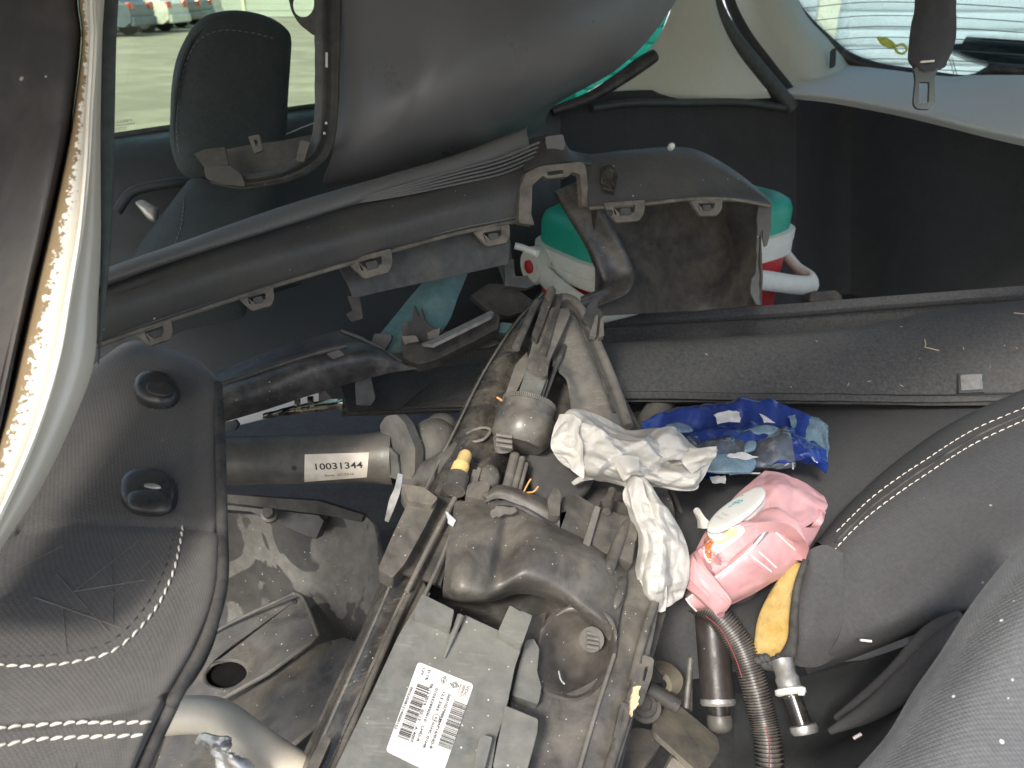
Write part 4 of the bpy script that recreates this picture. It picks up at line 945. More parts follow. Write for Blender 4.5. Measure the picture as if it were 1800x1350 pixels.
hpoly('housing', rc(base, 14), -.035, .06, m_bezel, bevel=.008, seg=3)
# clear lens wrapping the left side, with its moulded lips
hsheet('lens', [
    [(488, 1440, -.05), (560, 1270, -.05), (640, 1090, -.05), (700, 960, -.05), (760, 830, -.05), (820, 705, -.05), (880, 600, -.05), (950, 512, -.05)],
    [(500, 1440, -.012), (575, 1270, -.012), (655, 1090, -.012), (715, 960, -.012), (775, 835, -.01), (835, 712, -.01), (895, 610, -.01), (958, 520, -.02)],
    [(540, 1440, .004), (612, 1275, .004), (690, 1095, .004), (745, 975, .002), (805, 850, .0), (862, 728, .0), (912, 628, -.005), (966, 535, -.02)]], m_lensp, 60, 16, thick=.003,
    disp=lambda x, y, u, v: .0015*noise.noise(Vector((x*25, y*60, 3))))
tube('lens_lip', [HA(548, 1440, .006), HA(618, 1278, .006), HA(694, 1098, .006), HA(722, 1040, .008)], .0026, m_bezel, n=30, parent=hl)
tube('lens_lip', [HA(505, 1440, -.008), HA(580, 1270, -.008), HA(660, 1090, -.008), HA(705, 985, -.004), HA(735, 925, 0)], .0014, m_greyp, n=30, seg=8, parent=hl)
tube('lens_lip', [HA(748, 860, .002), HA(800, 755, .002), HA(850, 655, .0), HA(905, 570, -.006), HA(955, 515, -.016)], .0012, m_greyp, n=36, seg=8, parent=hl)
tube('lens_lip', [HA(790, 842, .004), HA(830, 750, .004), HA(868, 670, .0), HA(915, 585, -.006)], .0018, m_blackg, n=36, seg=8, parent=hl)
hsheet('inner_bezel', [
    [(746, 862, -.03), (800, 742, -.03), (850, 645, -.03), (902, 568, -.03), (952, 512, -.03)],
    [(756, 866, .0), (810, 748, .0), (858, 652, -.002), (908, 574, -.01), (956, 516, -.022)],
    [(785, 870, .014), (832, 762, .014), (872, 668, .008), (916, 588, -.002), (959, 524, -.018)],
    [(815, 868, .010), (856, 770, .010), (890, 684, .004), (924, 602, -.006), (962, 530, -.02)],
    [(850, 860, .012), (880, 778, .012), (906, 700, .006), (934, 618, -.004), (966, 538, -.018)],
    [(880, 850, -.006), (905, 780, -.006), (925, 705, -.01), (945, 625, -.015), (970, 545, -.025)]], m_lensp, 60, 40, thick=.003, disp=lambda x, y, u, v: .0008*noise.noise(Vector((x*30, y*140, 3))))
hsheet('side_wall', [[(540, 1440, .004), (612, 1275, .004), (690, 1095, .004), (728, 1018, .004)], [(560, 1440, -.006), (630, 1275, -.006), (706, 1095, -.006), (742, 1020, -.004)], [(590, 1440, .02), (655, 1260, .02), (722, 1100, .02), (752, 1040, .02)]], m_dusthaze, 40, 12, thick=.003, disp=lambda x, y, u, v: .0012*noise.noise(Vector((x*60, y*60, 3))))
# bezel at the top of the unit
hsheet('side_panel', [
    [(972, 530, -.008), (1005, 528, -.01), (1030, 560, -.012), (1052, 610, -.012), (1085, 690, -.012), (1112, 770, -.012)],
    [(965, 560, .0), (1000, 565, .002), (1022, 605, .004), (1045, 660, .004), (1072, 730, .004), (1095, 800, .004)],
    [(970, 600, -.006), (990, 620, -.004), (1010, 660, -.002), (1030, 710, -.002), (1050, 770, -.002), (1070, 830, -.002)],
    [(972, 640, .004), (985, 652, .004), (1000, 670, .004), (1006, 720, .003), (1012, 780, .003), (1030, 840, .003)]], m_greyp, 40, 24, thick=.003)
tube('panel_rim', [HA(968, 528, -.006), HA(998, 524, -.006), HA(1022, 545, -.006), HA(1048, 600, -.006), HA(1078, 672, -.006), HA(1105, 750, -.006)], .006, m_greyp, n=40, parent=hl)
tube('panel_rim', [HA(985, 540, .004), HA(1010, 552, .004), HA(1028, 590, .004), HA(1052, 650, .004), HA(1080, 725, .004)], .0018, m_bezel, n=40, seg=6, parent=hl)
hpoly('light_blade', [(938, 590), (966, 545), (1000, 545), (975, 590), (968, 634), (955, 636), (945, 624), (932, 620)], .012, .02, m_greyp)
hpoly('light_blade', [(966, 548), (970, 540), (1000, 542), (1003, 552), (966, 634), (958, 630)], .016, .008, m_greyp)
hpoly('channel', rc([(930, 640), (948, 612), (985, 515), (990, 518), (962, 618), (955, 640)], 2), .02, .006, m_bezel)
tube('rod', [HA(907, 612, .02), HA(930, 560, .014), HA(944, 532, .006)], .0048, m_dusthaze, n=14, parent=hl)
hpoly('guide_bar', rc([(935, 588), (962, 508), (972, 502), (978, 510), (944, 600)], 2), .018, .01, m_bezel)
hpoly('guide_bar', rc([(958, 560), (972, 516), (988, 518), (974, 566)], 2), .008, .006, m_bezel)
hpoly('top_spike', rag([(958, 520), (966, 504), (974, 502), (972, 520), (966, 530)], .8, 5, 2), .02, .01, m_tan)
hpoly('top_block', rc([(926, 642), (930, 622), (942, 616), (966, 632), (962, 660), (955, 662), (926, 646)], 4), .03, .02, m_dusthaze)
hpoly('flap_blade', [(884, 706), (906, 640), (926, 618), (932, 640), (922, 660), (902, 700)], .014, .01, m_greyp)
hpoly('flap_blade', [(906, 706), (926, 648), (964, 656), (944, 712), (938, 716)], .024, .014, m_cover)
hpoly('flap_blade', [(942, 708), (950, 668), (962, 660), (964, 668), (950, 714)], .02, .008, m_bezel)
tube('edge_rod', [HA(951, 714, .012), HA(975, 650, .008), HA(992, 608, .0)], .0028, m_bezel, n=16, parent=hl)
# broken lug by the tip
lug = hpoly('broken_lug', rag([(1024, 560), (1034, 536), (1046, 518), (1052, 520), (1050, 540), (1058, 548), (1062, 570), (1056, 592), (1044, 586), (1034, 572)], 1, 6, 3), .0, .012, m_flap)
hpoly('lug_rib', rc([(1036, 590), (1046, 556), (1052, 552), (1048, 592)], 2), .006, .006, m_greyp, parent=lug)
hpoly('lug_rib', rc([(1052, 594), (1056, 560), (1060, 556), (1062, 590)], 2), .006, .006, m_greyp, parent=lug)
# round adjuster housing with toothed rim
aA, aB = HA(930, 712, .03), HA(912, 785, .012)
lathe('adjuster_housing', aA, aB, [(0, .026), (.05, .028), (.28, .028), (.30, .0305), (.34, .0305), (.36, .031), (.8, .031), (1, .024)], m_dusthaze, 40, parent=hl)
wa, wb = P(*aA), P(*aB); axd = (wb-wa).normalized(); pu = axd.cross(Vector((0, 0, 1))).normalized(); pv = axd.cross(pu)
geo = []
for i in range(84):
    a = 2*pi*i/84; rd = pu*cos(a)+pv*sin(a)
    geo.append(boxw(wa+rd*.0275-axd*.0005, rd, axd.cross(rd), axd, .002, .0011, .005))
mk('rim_teeth', *join(*geo), m_greyp, parent=hl, smooth=False, kind='stuff')
hpoly('dark_recess', [(790, 868), (832, 772), (862, 745), (960, 790), (955, 870), (930, 900)], -.014, .01, m_bezel)
cap = cushion('rubber_cap', [(q[0], q[1]) for q in ell(985, 826, 62, 62, .2)], HL, .008, .012, M('soft_rubber_cap', (.05, .05, .05), .75, (.1, .095, .085), .5, 12, bump=.2), off=-.012, p=5, parent=hl)
gear = lathe('gear', HA(884, 768, .024), HA(886, 790, .012), [(0, .010), (1, .010)], m_greyp, 16, parent=hl)
for k in range(3):
    tube('gear_rib', [HA(872, 764+k*9, .034), HA(900, 768+k*9, .034)], .0022, m_greyp, seg=8, parent=gear)
yp = lathe('yellow_adjuster', HA(802, 840, .03), HA(820, 796, .03), [(0, .0075), (.55, .0075), (.58, .0068), (.9, .0066), (1, .005)], m_yplug, 16, parent=hl)
for k in range(7):
    w_ = P(*HA(802, 840, .03)).lerp(P(*HA(820, 796, .03)), .04+k*.07); w2 = P(*HA(802, 840, .03)).lerp(P(*HA(820, 796, .03)), .07+k*.07)
    mk('thread_ring', *tube_geo([w_, w2], [.0082, .0082], 16, None, True), m_yplug, parent=yp)
lathe('socket', HA(798, 862, .03), HA(806, 836, .03), [(0, .011), (1, .0105)], m_dusthaze, 20, parent=hl)
hpoly('connector', rc([(824, 850), (832, 824), (838, 826), (840, 820), (846, 824), (838, 852)], 2), .024, .012, m_greyp)
cushion('motor_dome', ell(857, 845, 22, 24, .3), HL, .012, .02, m_dusthaze, off=.012, parent=hl)
for a, b, r_ in (((905, 800), (890, 862), .005), ((918, 806), (902, 866), .0035), ((868, 832), (862, 856), .0035), ((926, 815), (912, 868), .002)):
    tube('moulded_rib', [HA(*a, .012), HA(*b, .02)], r_, m_greyp, n=6, seg=10, parent=hl)
tube('cable_loop', [HA(820, 762, .01), HA(845, 752, .016), HA(862, 756, .016), HA(850, 772, .016), HA(826, 778, .012)], .0016, m_greyp, n=24, seg=7, parent=hl)
for pts in ([(920, 866, .03), (927, 852, .034), (933, 842, .036)], [(926, 866, .03), (938, 864, .034), (946, 855, .036)]):
    tube('copper_wire', [HA(*q) for q in pts], .0008, m_leaf, n=12, seg=6, parent=hl)
# the ring clamp and the big moulded hump
hsheet('ring_clamp', [
    [(858, 862, .03), (880, 852, .032), (920, 862, .03), (960, 880, .026), (984, 898, .02)],
    [(856, 872, .04), (880, 862, .042), (920, 874, .04), (958, 893, .036), (984, 912, .03)],
    [(852, 884, .036), (878, 876, .038), (918, 890, .036), (956, 910, .032), (984, 930, .024)]], m_dusthaze, 36, 10, thick=.01)
hpoly('clamp_block', rc([(822, 852), (836, 845), (862, 850), (856, 880), (818, 872)], 4), .032, .02, m_dusthaze)
hpoly('clamp_lug', rc([(962, 880), (972, 858), (980, 856), (986, 868), (984, 908), (966, 905)], 5), .04, .02, m_dusthaze)
tube('dark_gasket', [HA(862, 886, .032), HA(900, 886, .034), HA(940, 905, .032), HA(978, 930, .026)], .003, m_black, n=24, seg=8, parent=hl)
hump = hsheet('hump', [
    [(800, 880, .018), (838, 882, .028), (875, 886, .032), (900, 892, .032), (950, 912, .032), (1002, 935, .024), (1050, 955, .016), (1098, 985, .006)],
    [(795, 910, .028), (832, 912, .046), (872, 918, .044), (895, 922, .034), (945, 935, .052), (1005, 962, .046), (1055, 985, .038), (1102, 1010, .01)],
    [(786, 960, .034), (820, 965, .054), (862, 966, .050), (888, 966, .038), (935, 972, .060), (995, 998, .052), (1050, 1020, .042), (1098, 1045, .012)],
    [(780, 1020, .036), (806, 1026, .056), (845, 1030, .054), (872, 1026, .044), (915, 1012, .056), (965, 1020, .054), (1030, 1050, .042), (1090, 1080, .012)],
    [(778, 1046, .026), (810, 1052, .038), (845, 1052, .038), (875, 1044, .032), (912, 1032, .036), (968, 1042, .038), (1050, 1085, .034), (1085, 1110, .01)],
    [(780, 1052, .002), (814, 1062, .006), (848, 1062, .006), (878, 1054, .006), (912, 1044, .006), (962, 1054, .012), (1040, 1100, .012), (1076, 1130, .002)]], m_dusthaze, 60, 48, thick=.004, disp=lambda x, y, u, v: .0006*noise.noise(Vector((x*30, y*30, 5))))
hpoly('torn_foil', rag([(860, 902), (872, 890), (905, 892), (910, 900), (885, 905), (866, 910)], 1.5, 5, 2), .046, .0015, m_greyp, bevel=0)
hpoly('torn_foil', rag([(782, 898), (792, 904), (802, 914), (796, 925), (788, 918)], 1.5, 5, 6), .036, .0015, m_foil, bevel=0)
# dark valley left of the hump with thin ribs
hsheet('valley', [[(700, 1005, .012), (740, 910, .012), (775, 845, .012)], [(735, 1015, .004), (770, 920, .004), (800, 868, .008)], [(775, 1030, .01), (795, 950, .012), (812, 880, .016)]], m_bezel, 16, 10, thick=.004)
tube('moulded_rib', [HA(715, 1040, .014), HA(760, 950, .016), HA(800, 875, .02)], .0024, m_greyp, n=20, seg=8, parent=hl)
tube('moulded_rib', [HA(745, 1050, .02), HA(775, 985, .02), HA(800, 920, .024)], .0018, m_greyp, n=20, seg=8, parent=hl)
# shallow bowl with small toothed wheel
bowl = hsheet('bowl', [
    [(950, 1108, .010), (978, 1078, .018), (1020, 1070, .026), (1064, 1084, .026), (1086, 1116, .014)],
    [(946, 1136, .008), (980, 1118, -.004), (1025, 1110, -.008), (1064, 1116, .0), (1080, 1140, .010)],
    [(944, 1165, .008), (982, 1160, -.010), (1020, 1158, -.014), (1052, 1160, -.006), (1070, 1172, .008)],
    [(948, 1194, .008), (984, 1198, -.002), (1010, 1202, -.004), (1036, 1198, .0), (1056, 1196, .008)],
    [(955, 1214, .008), (985, 1224, .008), (1008, 1228, .008), (1030, 1222, .008), (1050, 1210, .008)]], M('bowl_plastic', (.062, .056, .050), .45, (.18, .16, .13), .6, 18, .42, .7, specks=.16, ss=200), 36, 30, thick=.003)
tube('bowl_rim', [HA(978, 1082, .018), HA(1002, 1070, .024), HA(1040, 1072, .026), HA(1070, 1088, .024), HA(1084, 1112, .016)], [.0006, .003, .004, .003, .0006], m_dusthaze, n=30, parent=hl)
gw = lathe('toothed_wheel', HA(1040, 1124, .012), HA(1042, 1124, -.006), [(0, .0105), (1, .0105)], m_matte, 20, parent=hl)
for k in range(4):
    tube('wheel_rib', [HA(1031, 1112+k*8, .0135), HA(1052, 1116+k*8, .0135)], .0016, m_greyp, seg=8, parent=gw)
tube('bowl_scratch', [HA(982, 1180, .006), HA(986, 1195, .01), HA(992, 1202, .014)], .0007, m_foil, n=8, seg=5, parent=hl)
# plain floor panel right of the hump: dusty, with edge ribs
hsheet('back_panel', [
    [(1080, 880, .0), (1120, 890, .004), (1160, 905, .0)],
    [(1040, 960, .0), (1110, 985, .004), (1165, 1000, .0)],
    [(1086, 1090, .0), (1115, 1100, .004), (1150, 1110, .0)],
    [(1052, 1190, .004), (1085, 1205, .006), (1125, 1212, .0)],
    [(900, 1260, .006), (1010, 1275, .006), (1108, 1275, .0)],
    [(880, 1340, .006), (985, 1350, .006), (1085, 1350, .0)],
    [(860, 1440, .006), (970, 1440, .006), (1060, 1440, .0)]], m_dusthaze, 24, 40, thick=.004)
for (x0, y0, x1, y1, r_) in ((1104, 912, 1066, 1008, .0055), (1076, 862, 1066, 900, .004)):
    tube('moulded_rib', [HA(x0, y0, .018), HA(x1, y1, .03)], r_, m_dusthaze, n=6, seg=14, parent=hl)
hpoly('rear_block', rc([(988, 874), (1012, 868), (1046, 888), (1124, 916), (1112, 990), (1040, 962), (984, 932)], 5), .024, .024, m_bezel, bevel=.003)
hpoly('block_rib', rc([(1046, 888), (1056, 892), (1036, 962), (1024, 957)], 3), .032, .012, m_greyp)
hpoly('block_fin', rc([(1056, 878), (1068, 868), (1076, 874), (1066, 902)], 3), .03, .01, m_bezel)
cushion('oval_dimple', ell(1088, 1042, 10, 30, .25), HL, .004, .004, m_bezel, off=.018, parent=hl)
for i, pts in enumerate(([(1150, 1060), (1128, 1130), (1110, 1200)], [(1125, 1170), (1098, 1265), (1070, 1350), (1050, 1430)])):
    tube('edge_rib', [HA(x, y, .008) for x, y in pts], .004, m_dusthaze, n=24, parent=hl)
tube('edge_rib', [HA(1080, 1150, .008), HA(1045, 1260, .008), HA(1010, 1380, .008)], .0018, m_greyp, n=24, seg=8, parent=hl)
hpoly('slotted_flange', rc([(1130, 1150), (1150, 1158), (1146, 1190), (1128, 1240), (1112, 1232), (1126, 1180)], 5), .012, .006, m_dusthaze, holes=[rc([(1134, 1172), (1140, 1170), (1134, 1196), (1129, 1198)], 2)])
hpoly('slotted_flange', rc([(1092, 1232), (1108, 1240), (1106, 1262), (1090, 1300), (1078, 1296), (1086, 1260)], 5), .012, .006, m_dusthaze, holes=[rc([(1096, 1246), (1101, 1246), (1094, 1276), (1089, 1280)], 2)])
hpoly('dry_debris', rag([(1114, 1210), (1126, 1204), (1122, 1236), (1110, 1256), (1106, 1248)], 2.5, 4, 4), .016, .004, m_straw, bevel=0)
# flat ballast cover with its tabs
cov = [(590, 1350), (655, 1215), (700, 1118), (735, 1060), (745, 1048), (772, 1062), (800, 1076), (792, 1106), (808, 1112), (816, 1080), (832, 1088), (880, 1110), (918, 1134), (905, 1172), (892, 1236), (872, 1300), (850, 1440), (550, 1440)]
hpoly('ballast_cover', rc(cov, 5), .030, .03, m_cover, bevel=.0025, seg=3)
hpoly('cover_tab', rc([(733, 1062), (742, 1044), (798, 1072), (792, 1104), (728, 1078)], 3), .042, .014, m_cover, bevel=.0015)
hpoly('cover_tab', rc([(876, 1108), (896, 1064), (936, 1082), (918, 1132)], 3), .044, .018, m_cover, bevel=.002)
tube('cover_fin', [HA(781, 1156, .032), HA(795, 1120, .034), HA(810, 1082, .036)], [.001, .0022, .003], m_cover, n=12, seg=8, parent=hl)
hpoly('step_plate', rc([(924, 1126), (938, 1122), (948, 1140), (944, 1180), (952, 1208), (946, 1238), (900, 1222), (912, 1170)], 4), .016, .012, m_cover)
hpoly('step_plate', rc([(888, 1240), (946, 1264), (944, 1290), (925, 1360), (905, 1440), (860, 1440), (868, 1340)], 4), .034, .012, m_cover, bevel=.0018)
hpoly('step_plate', rc([(842, 1300), (850, 1292), (866, 1296), (850, 1360), (838, 1440), (815, 1440)], 4), .038, .008, m_cover)
hpoly('corner_boss', rc([(548, 1330), (570, 1290), (582, 1300), (560, 1350), (520, 1440), (505, 1440)], 4), .018, .012, m_dusthaze)
hpoly('lower_web', rc([(905, 1100), (960, 1075), (952, 1140), (948, 1200), (985, 1222), (1056, 1205), (1050, 1300), (900, 1300), (895, 1180)], 4), .004, .01, m_dusthaze)
# left bracket arm with bent steel tongue
hpoly('bracket_arm', rc([(664, 1000), (690, 940), (718, 882), (704, 860), (712, 852), (756, 862), (770, 880), (745, 930), (712, 990), (690, 1016)], 6), .022, .02, m_dusthaze, bevel=.003)
hpoly('bracket_arm_top', rc([(706, 850), (745, 856), (770, 875), (760, 888), (718, 880)], 4), .03, .008, m_tan)
sheet('bent_tongue', [[(701, 832, .735), (694, 858, .73), (684, 880, .73), (677, 916, .735)], [(708, 834, .737), (704, 862, .732), (696, 886, .732), (683, 918, .737)]], m_alu, 20, 5, thick=.002, parent=hl)
# sticker with its print
SKp = Pl(HA(735, 1163, .0308), HA(833, 1203, .0308), HA(678, 1320, .0308))
sk = poly('sticker', rc([(735, 1163), (833, 1203), (776, 1368), (678, 1320)], 7), SKp, .0004, m_white, bevel=0, parent=hl)
def stx(body, x0, y0, x1, y1, h, mat=m_ink, thin=0.022): text('printed_text', body, SKp, x0, y0, x1, y1, h, mat, sk, off=.0005, thin=thin)
stx('0002250812140000152', 722, 1207, 693, 1281, 4.4)
stx('12V', 743, 1174, 739, 1187, 4.6); stx('\u00b9D 1%', 753, 1175, 747, 1195, 4.8)
stx('08.12.2014   02:13    A 4007', 757.5, 1201, 720.5, 1304, 4.8)
stx('0103329990010   LHD-R', 766, 1209, 731, 1303.5, 4.8)
stx('12.5 3362', 778.5, 1216, 766, 1249, 4.8); stx('01HC 01HR', 760, 1269, 742, 1315, 4.8); stx('E1', 764.5, 1260, 763, 1266, 4.2)
stx('260102798RMAP16/IND-8', 788.5, 1219, 754.5, 1315, 4.8)
stx('VDC', 821, 1204, 813, 1224, 5.5, m_inkb); stx('ZEPRO', 815, 1203, 807, 1224, 4, m_inkb); stx('MADE IN', 810, 1202, 803, 1219, 2.2, m_inkb)
def ringp(name, pts, w):
    V = []; n = len(pts); c = (sum(p[0] for p in pts)/n, sum(p[1] for p in pts)/n)
    for s in (1.0, w):
        for x, y in pts: V.append(SKp.at(c[0]+(x-c[0])*s, c[1]+(y-c[1])*s, .0005))
    mk(name, V, [(i, (i+1) % n, (i+1) % n+n, i+n) for i in range(n)], m_ink, parent=sk, smooth=False)
ringp('approval_circle', ell(766.5, 1262, 6.8, 6.8), .84)
dia = lambda cx, cy, a, b: [(cx-a*.35, cy+a*.93), (cx-b*.93, cy-b*.35), (cx+a*.35, cy-a*.93), (cx+b*.93, cy+b*.35)]
ringp('diamond_mark', dia(799, 1204, 6.5, 9), .78); ringp('diamond_mark', dia(799, 1204, 3.6, 5), .6); ringp('diamond_mark', dia(780, 1195.5, 8.5, 5.5), .82)
stx('NF', 780, 1191, 777, 1199, 3.2)
def barcode(x0, y0, x1, y1, wx, wy, seed):
    r_ = random.Random(seed); V = []; F = []; t = 0.0
    while t < .985:
        w = r_.choice((.008, .008, .014, .022)); g_ = r_.choice((.008, .008, .013, .02))
        e = min(1, t+w)
        for s, q in ((t, 0), (e, 0), (e, 1), (t, 1)): V.append(SKp.at(x0+(x1-x0)*s+wx*q, y0+(y1-y0)*s+wy*q, .0005))
        F.append(tuple(range(len(V)-4, len(V)))); t = e+g_
    mk('barcode', V, F, m_ink, parent=sk, smooth=False)
barcode(734, 1201, 698, 1296, 20.5, 8, 1); barcode(798, 1231, 769, 1311, 23, 8.8, 2)
# fine scatter of grit caught on the unit
# ------------------------------------------------------------------ near front seat, headrest missing
ns = thing('front_seat', 'dark woven front seat with two empty headrest sleeves and white stitching', 'seat', tuple(Vector((P(250, 1000, .5).x, P(250, 1000, .5).y, .43))))
rows = [
    [(175, 632, .79), (227, 600, .81), (290, 608, .80), (340, 628, .79), (370, 652, .77), (378, 664, .79)],
    [(150, 662, .725), (220, 618, .74), (290, 626, .735), (345, 646, .725), (380, 672, .705), (386, 690, .74)],
    [(105, 770, .635), (190, 742, .655), (270, 745, .655), (340, 752, .65), (380, 762, .645), (389, 766, .69)],
    [(10, 925, .556), (125, 908, .572), (229, 908, .577), (329, 914, .577), (384, 922, .578), (393, 926, .635)],
    [(-150, 1060, .495), (40, 1055, .512), (200, 1045, .525), (320, 1035, .53), (382, 1028, .535), (393, 1030, .60)],
    [(-200, 1180, .455), (20, 1180, .468), (170, 1170, .478), (285, 1150, .486), (352, 1125, .50), (368, 1128, .57)],
    [(-220, 1295, .437), (0, 1285, .448), (138, 1276, .455), (232, 1256, .461), (294, 1232, .476), (311, 1240, .55)],
    [(-240, 1450, .41), (-20, 1450, .42), (110, 1450, .425), (190, 1430, .43), (222, 1385, .45), (240, 1390, .52)]]
def seatd(x, y, u, v):
    d = .0007*noise.noise(Vector((x*25, y*25, 1)))
    d -= .0030*math.exp(-((v-.44)/.008)**2)*(1 if .05 < u < 1 else 0)        # seam under the headrest panel
    d -= .0025*math.exp(-((v-.845)/.008)**2)
    return d
seat = sheet('seat_cover', rows, m_fab, 110, 160, thick=.03, parent=ns, bvh=True, disp=seatd)
tube('piping', [(382, 676, .703), (387, 765, .643), (390, 905, .582), (391, 945, .572), (390, 1030, .534), (362, 1125, .499), (309, 1224, .474), (300, 1244, .475), (232, 1386, .448)], .0042, m_pipe, n=60, parent=ns)
stitches(seat, [(322, 924), (316, 960), (302, 1015), (268, 1080), (205, 1142), (135, 1164), (60, 1172), (-10, 1170)], m_thread, ns, ln=.0052, gap=.0016, r=.00085, twist=.0005)
stitches(seat, [(308, 926), (302, 955), (288, 1005), (255, 1068), (198, 1126), (130, 1148), (60, 1155), (-10, 1155)], m_pipe, ns, ln=.0035, gap=.0035, r=.0004)
stitches(seat, [(-10, 1284), (60, 1276), (150, 1272), (270, 1270)], m_thread, ns, ln=.0058, gap=.0014, r=.001, twist=.0007)
stitches(seat, [(-10, 1314), (60, 1301), (150, 1296), (256, 1293)], m_thread, ns, ln=.0058, gap=.0014, r=.001, twist=.0007)
def spl(px, py, tx, ty): 
    l, n_ = on(seat, px, py, 0)
    q = Pl((0, 0, 1), (1, 0, 1), (0, 1, 1)); q.o = l; q.n = n_; return q
p1 = spl(277, 692, 0, 0); p2 = spl(263, 870, 0, 0)
k1 = cushion('headrest_sleeve', ell(277, 691, 40, 28, .12, p=2.3), p1, .014, .006, m_knob, p=3.0, parent=ns)
cushion('sleeve_dish', ell(281, 683, 24, 12, .15, p=2.3), p1, .0012, .004, m_black, off=.0136, parent=k1)
k2 = cushion('headrest_sleeve', ell(263, 870, 50, 38, .05, p=2.5), p2, .013, .006, m_knob, p=3.2, parent=ns)
cushion('release_button', ell(263, 884, 40, 20, .05, p=2.6), p2, .006, .004, m_knob, off=.0095, parent=k2)
cushion('sleeve_slot', ell(268, 855, 15, 4.5, .1), p2, .0015, .004, m_silver, off=.0130, parent=k2)
# quilted light marks left by the cover's embossing
lines = [((60, 1050), (215, 1105)), ((195, 965), (200, 1100)), ((130, 1040), (255, 1020)), ((100, 1010), (190, 1110)), ((30, 1000), (110, 960)), ((150, 1090), (265, 985)), ((110, 1070), (118, 1150)), ((245, 950), (130, 1040))]
for a, b in lines:
    w_ = [on(seat, *lerp2(a, b, t), .00005)[0] for t in [i/8 for i in range(9)]]
    if all(w_): mk('embossed_line', *tube_geo(w_, .0005, 6, None, True, flat=.4), M('embossed_line', (.14, .13, .12), .9) if 'embossed_line' not in bpy.data.materials else bpy.data.materials['embossed_line'], parent=ns)

# ------------------------------------------------------------------ bare floor between the seats
fp = thing('floor_pan', 'bare dirty steel floor pan with round hole beside the front seat', 'floor pan', tuple(P(450, 1150, 1.0)))
sheet('stained_panel', [
    [(370, 900, 1.0), (450, 905, .99), (540, 905, .965), (610, 906, .94), (652, 916, .92), (672, 980, .90)],
    [(370, 985, 1.03), (450, 985, 1.01), (540, 990, .98), (610, 1000, .95), (650, 1005, .93), (680, 1030, .91)],
    [(370, 1075, 1.06), (450, 1085, 1.03), (530, 1100, .99), (590, 1110, .96), (640, 1090, .94), (680, 1080, .92)],
    [(370, 1140, 1.04), (450, 1150, 1.01), (530, 1160, .98), (590, 1160, .95), (640, 1150, .93), (680, 1140, .92)]], m_stain, 40, 30, thick=.003, parent=fp, disp=lambda x, y, u, v: .004*noise.noise(Vector((x*7, y*7, 2))))
CPl = Pl((340, 1150, .93), (550, 1100, .92), (420, 1260, .85))
poly('crossmember', [(310, 1150), (400, 1095), (515, 1042), (532, 1046), (562, 1112), (545, 1130), (470, 1185), (380, 1235), (280, 1270)], CPl, .006, m_metal, holes=[ell(396, 1184, 36, 23, -.12)], bevel=.003, parent=fp)
poly('step_plate', [(545, 1135), (610, 1118), (640, 1130), (560, 1270), (480, 1340), (300, 1440), (240, 1440), (290, 1290), (390, 1240), (470, 1192)], Pl((340, 1270, .88), (600, 1130, .90), (420, 1400, .76)), .006, m_metal, off=-.004, bevel=.003, parent=fp)
cushion('hole_dark_disc', ell(396, 1184, 40, 27, -.12), CPl, .001, .002, M('painted_hole_shade', (.008, .008, .008), .9, spec=.1), off=-.012, parent=fp)  # near-black disc puts the hole's deep shade into the colour
tube('rolled_edge', [(515, 1042, .93), (532, 1050, .925), (548, 1085, .915), (560, 1118, .905)], .0025, m_metal, n=14, parent=fp)
tube('rolled_edge', [(300, 1160, .94), (400, 1098, .94), (515, 1044, .935)], .002, m_metal, n=14, parent=fp)
for x, y, r_ in ((517, 1057, 5), (578, 1130, 5)): cushion('bolt_hole', ell(x, y, r_, r_*.8), CPl, .0006, .002, m_dark, off=.001 if x < 550 else .004, parent=fp)
poly('underside_rail', [(380, 885), (560, 905), (570, 915), (556, 948), (540, 944), (440, 900), (380, 895)], face(480, 915, .94, -.01), .02, m_black, parent=fp)
poly('mud_lip', [(385, 868), (560, 880), (640, 905), (636, 918), (560, 904), (385, 882)], face(480, 890, .90, -.01), .01, m_brown, parent=fp)
lathe('floor_bolt', (470, 900, .905), (476, 906, .93), [(0, .006), (.5, .0065), (.52, .010), (1, .010)], m_strut, 12, parent=fp)
wt = thing('painted_tube', 'cream painted bent tube passing under the front seat edge', 'tube', tuple(P(420, 1330, .63)))
tube('pipe', [(180, 1270, .66), (270, 1262, .65), (340, 1256, .64), (385, 1262, .635), (425, 1290, .625), (480, 1330, .615), (540, 1370, .605), (600, 1410, .6)], [.0150]*8, m_cream, seg=24, n=50, parent=wt)
ba = Crumple(5, 6, 40, 160)
al = thing('crumpled_bracket', 'crumpled bare aluminium bracket scrap under the cream tube', 'metal scrap', tuple(P(400, 1350, .58)))
sheet('scrap', [[(342, 1306, .585), (352, 1292, .58), (385, 1296, .575), (406, 1300, .575)], [(358, 1312, .59), (368, 1314, .58), (390, 1320, .575), (408, 1322, .578)], [(378, 1330, .585), (392, 1334, .58), (412, 1334, .575), (440, 1336, .58)], [(372, 1400, .58), (400, 1400, .575), (440, 1400, .575), (480, 1400, .58)]], m_alu, 30, 30, thick=.0015, parent=al, disp=lambda x, y, u, v: .12*ba(x, y))
cushion('boss', ell(397, 1313, 9, 7), face(397, 1313, .572), .004, .006, m_alu, parent=al)

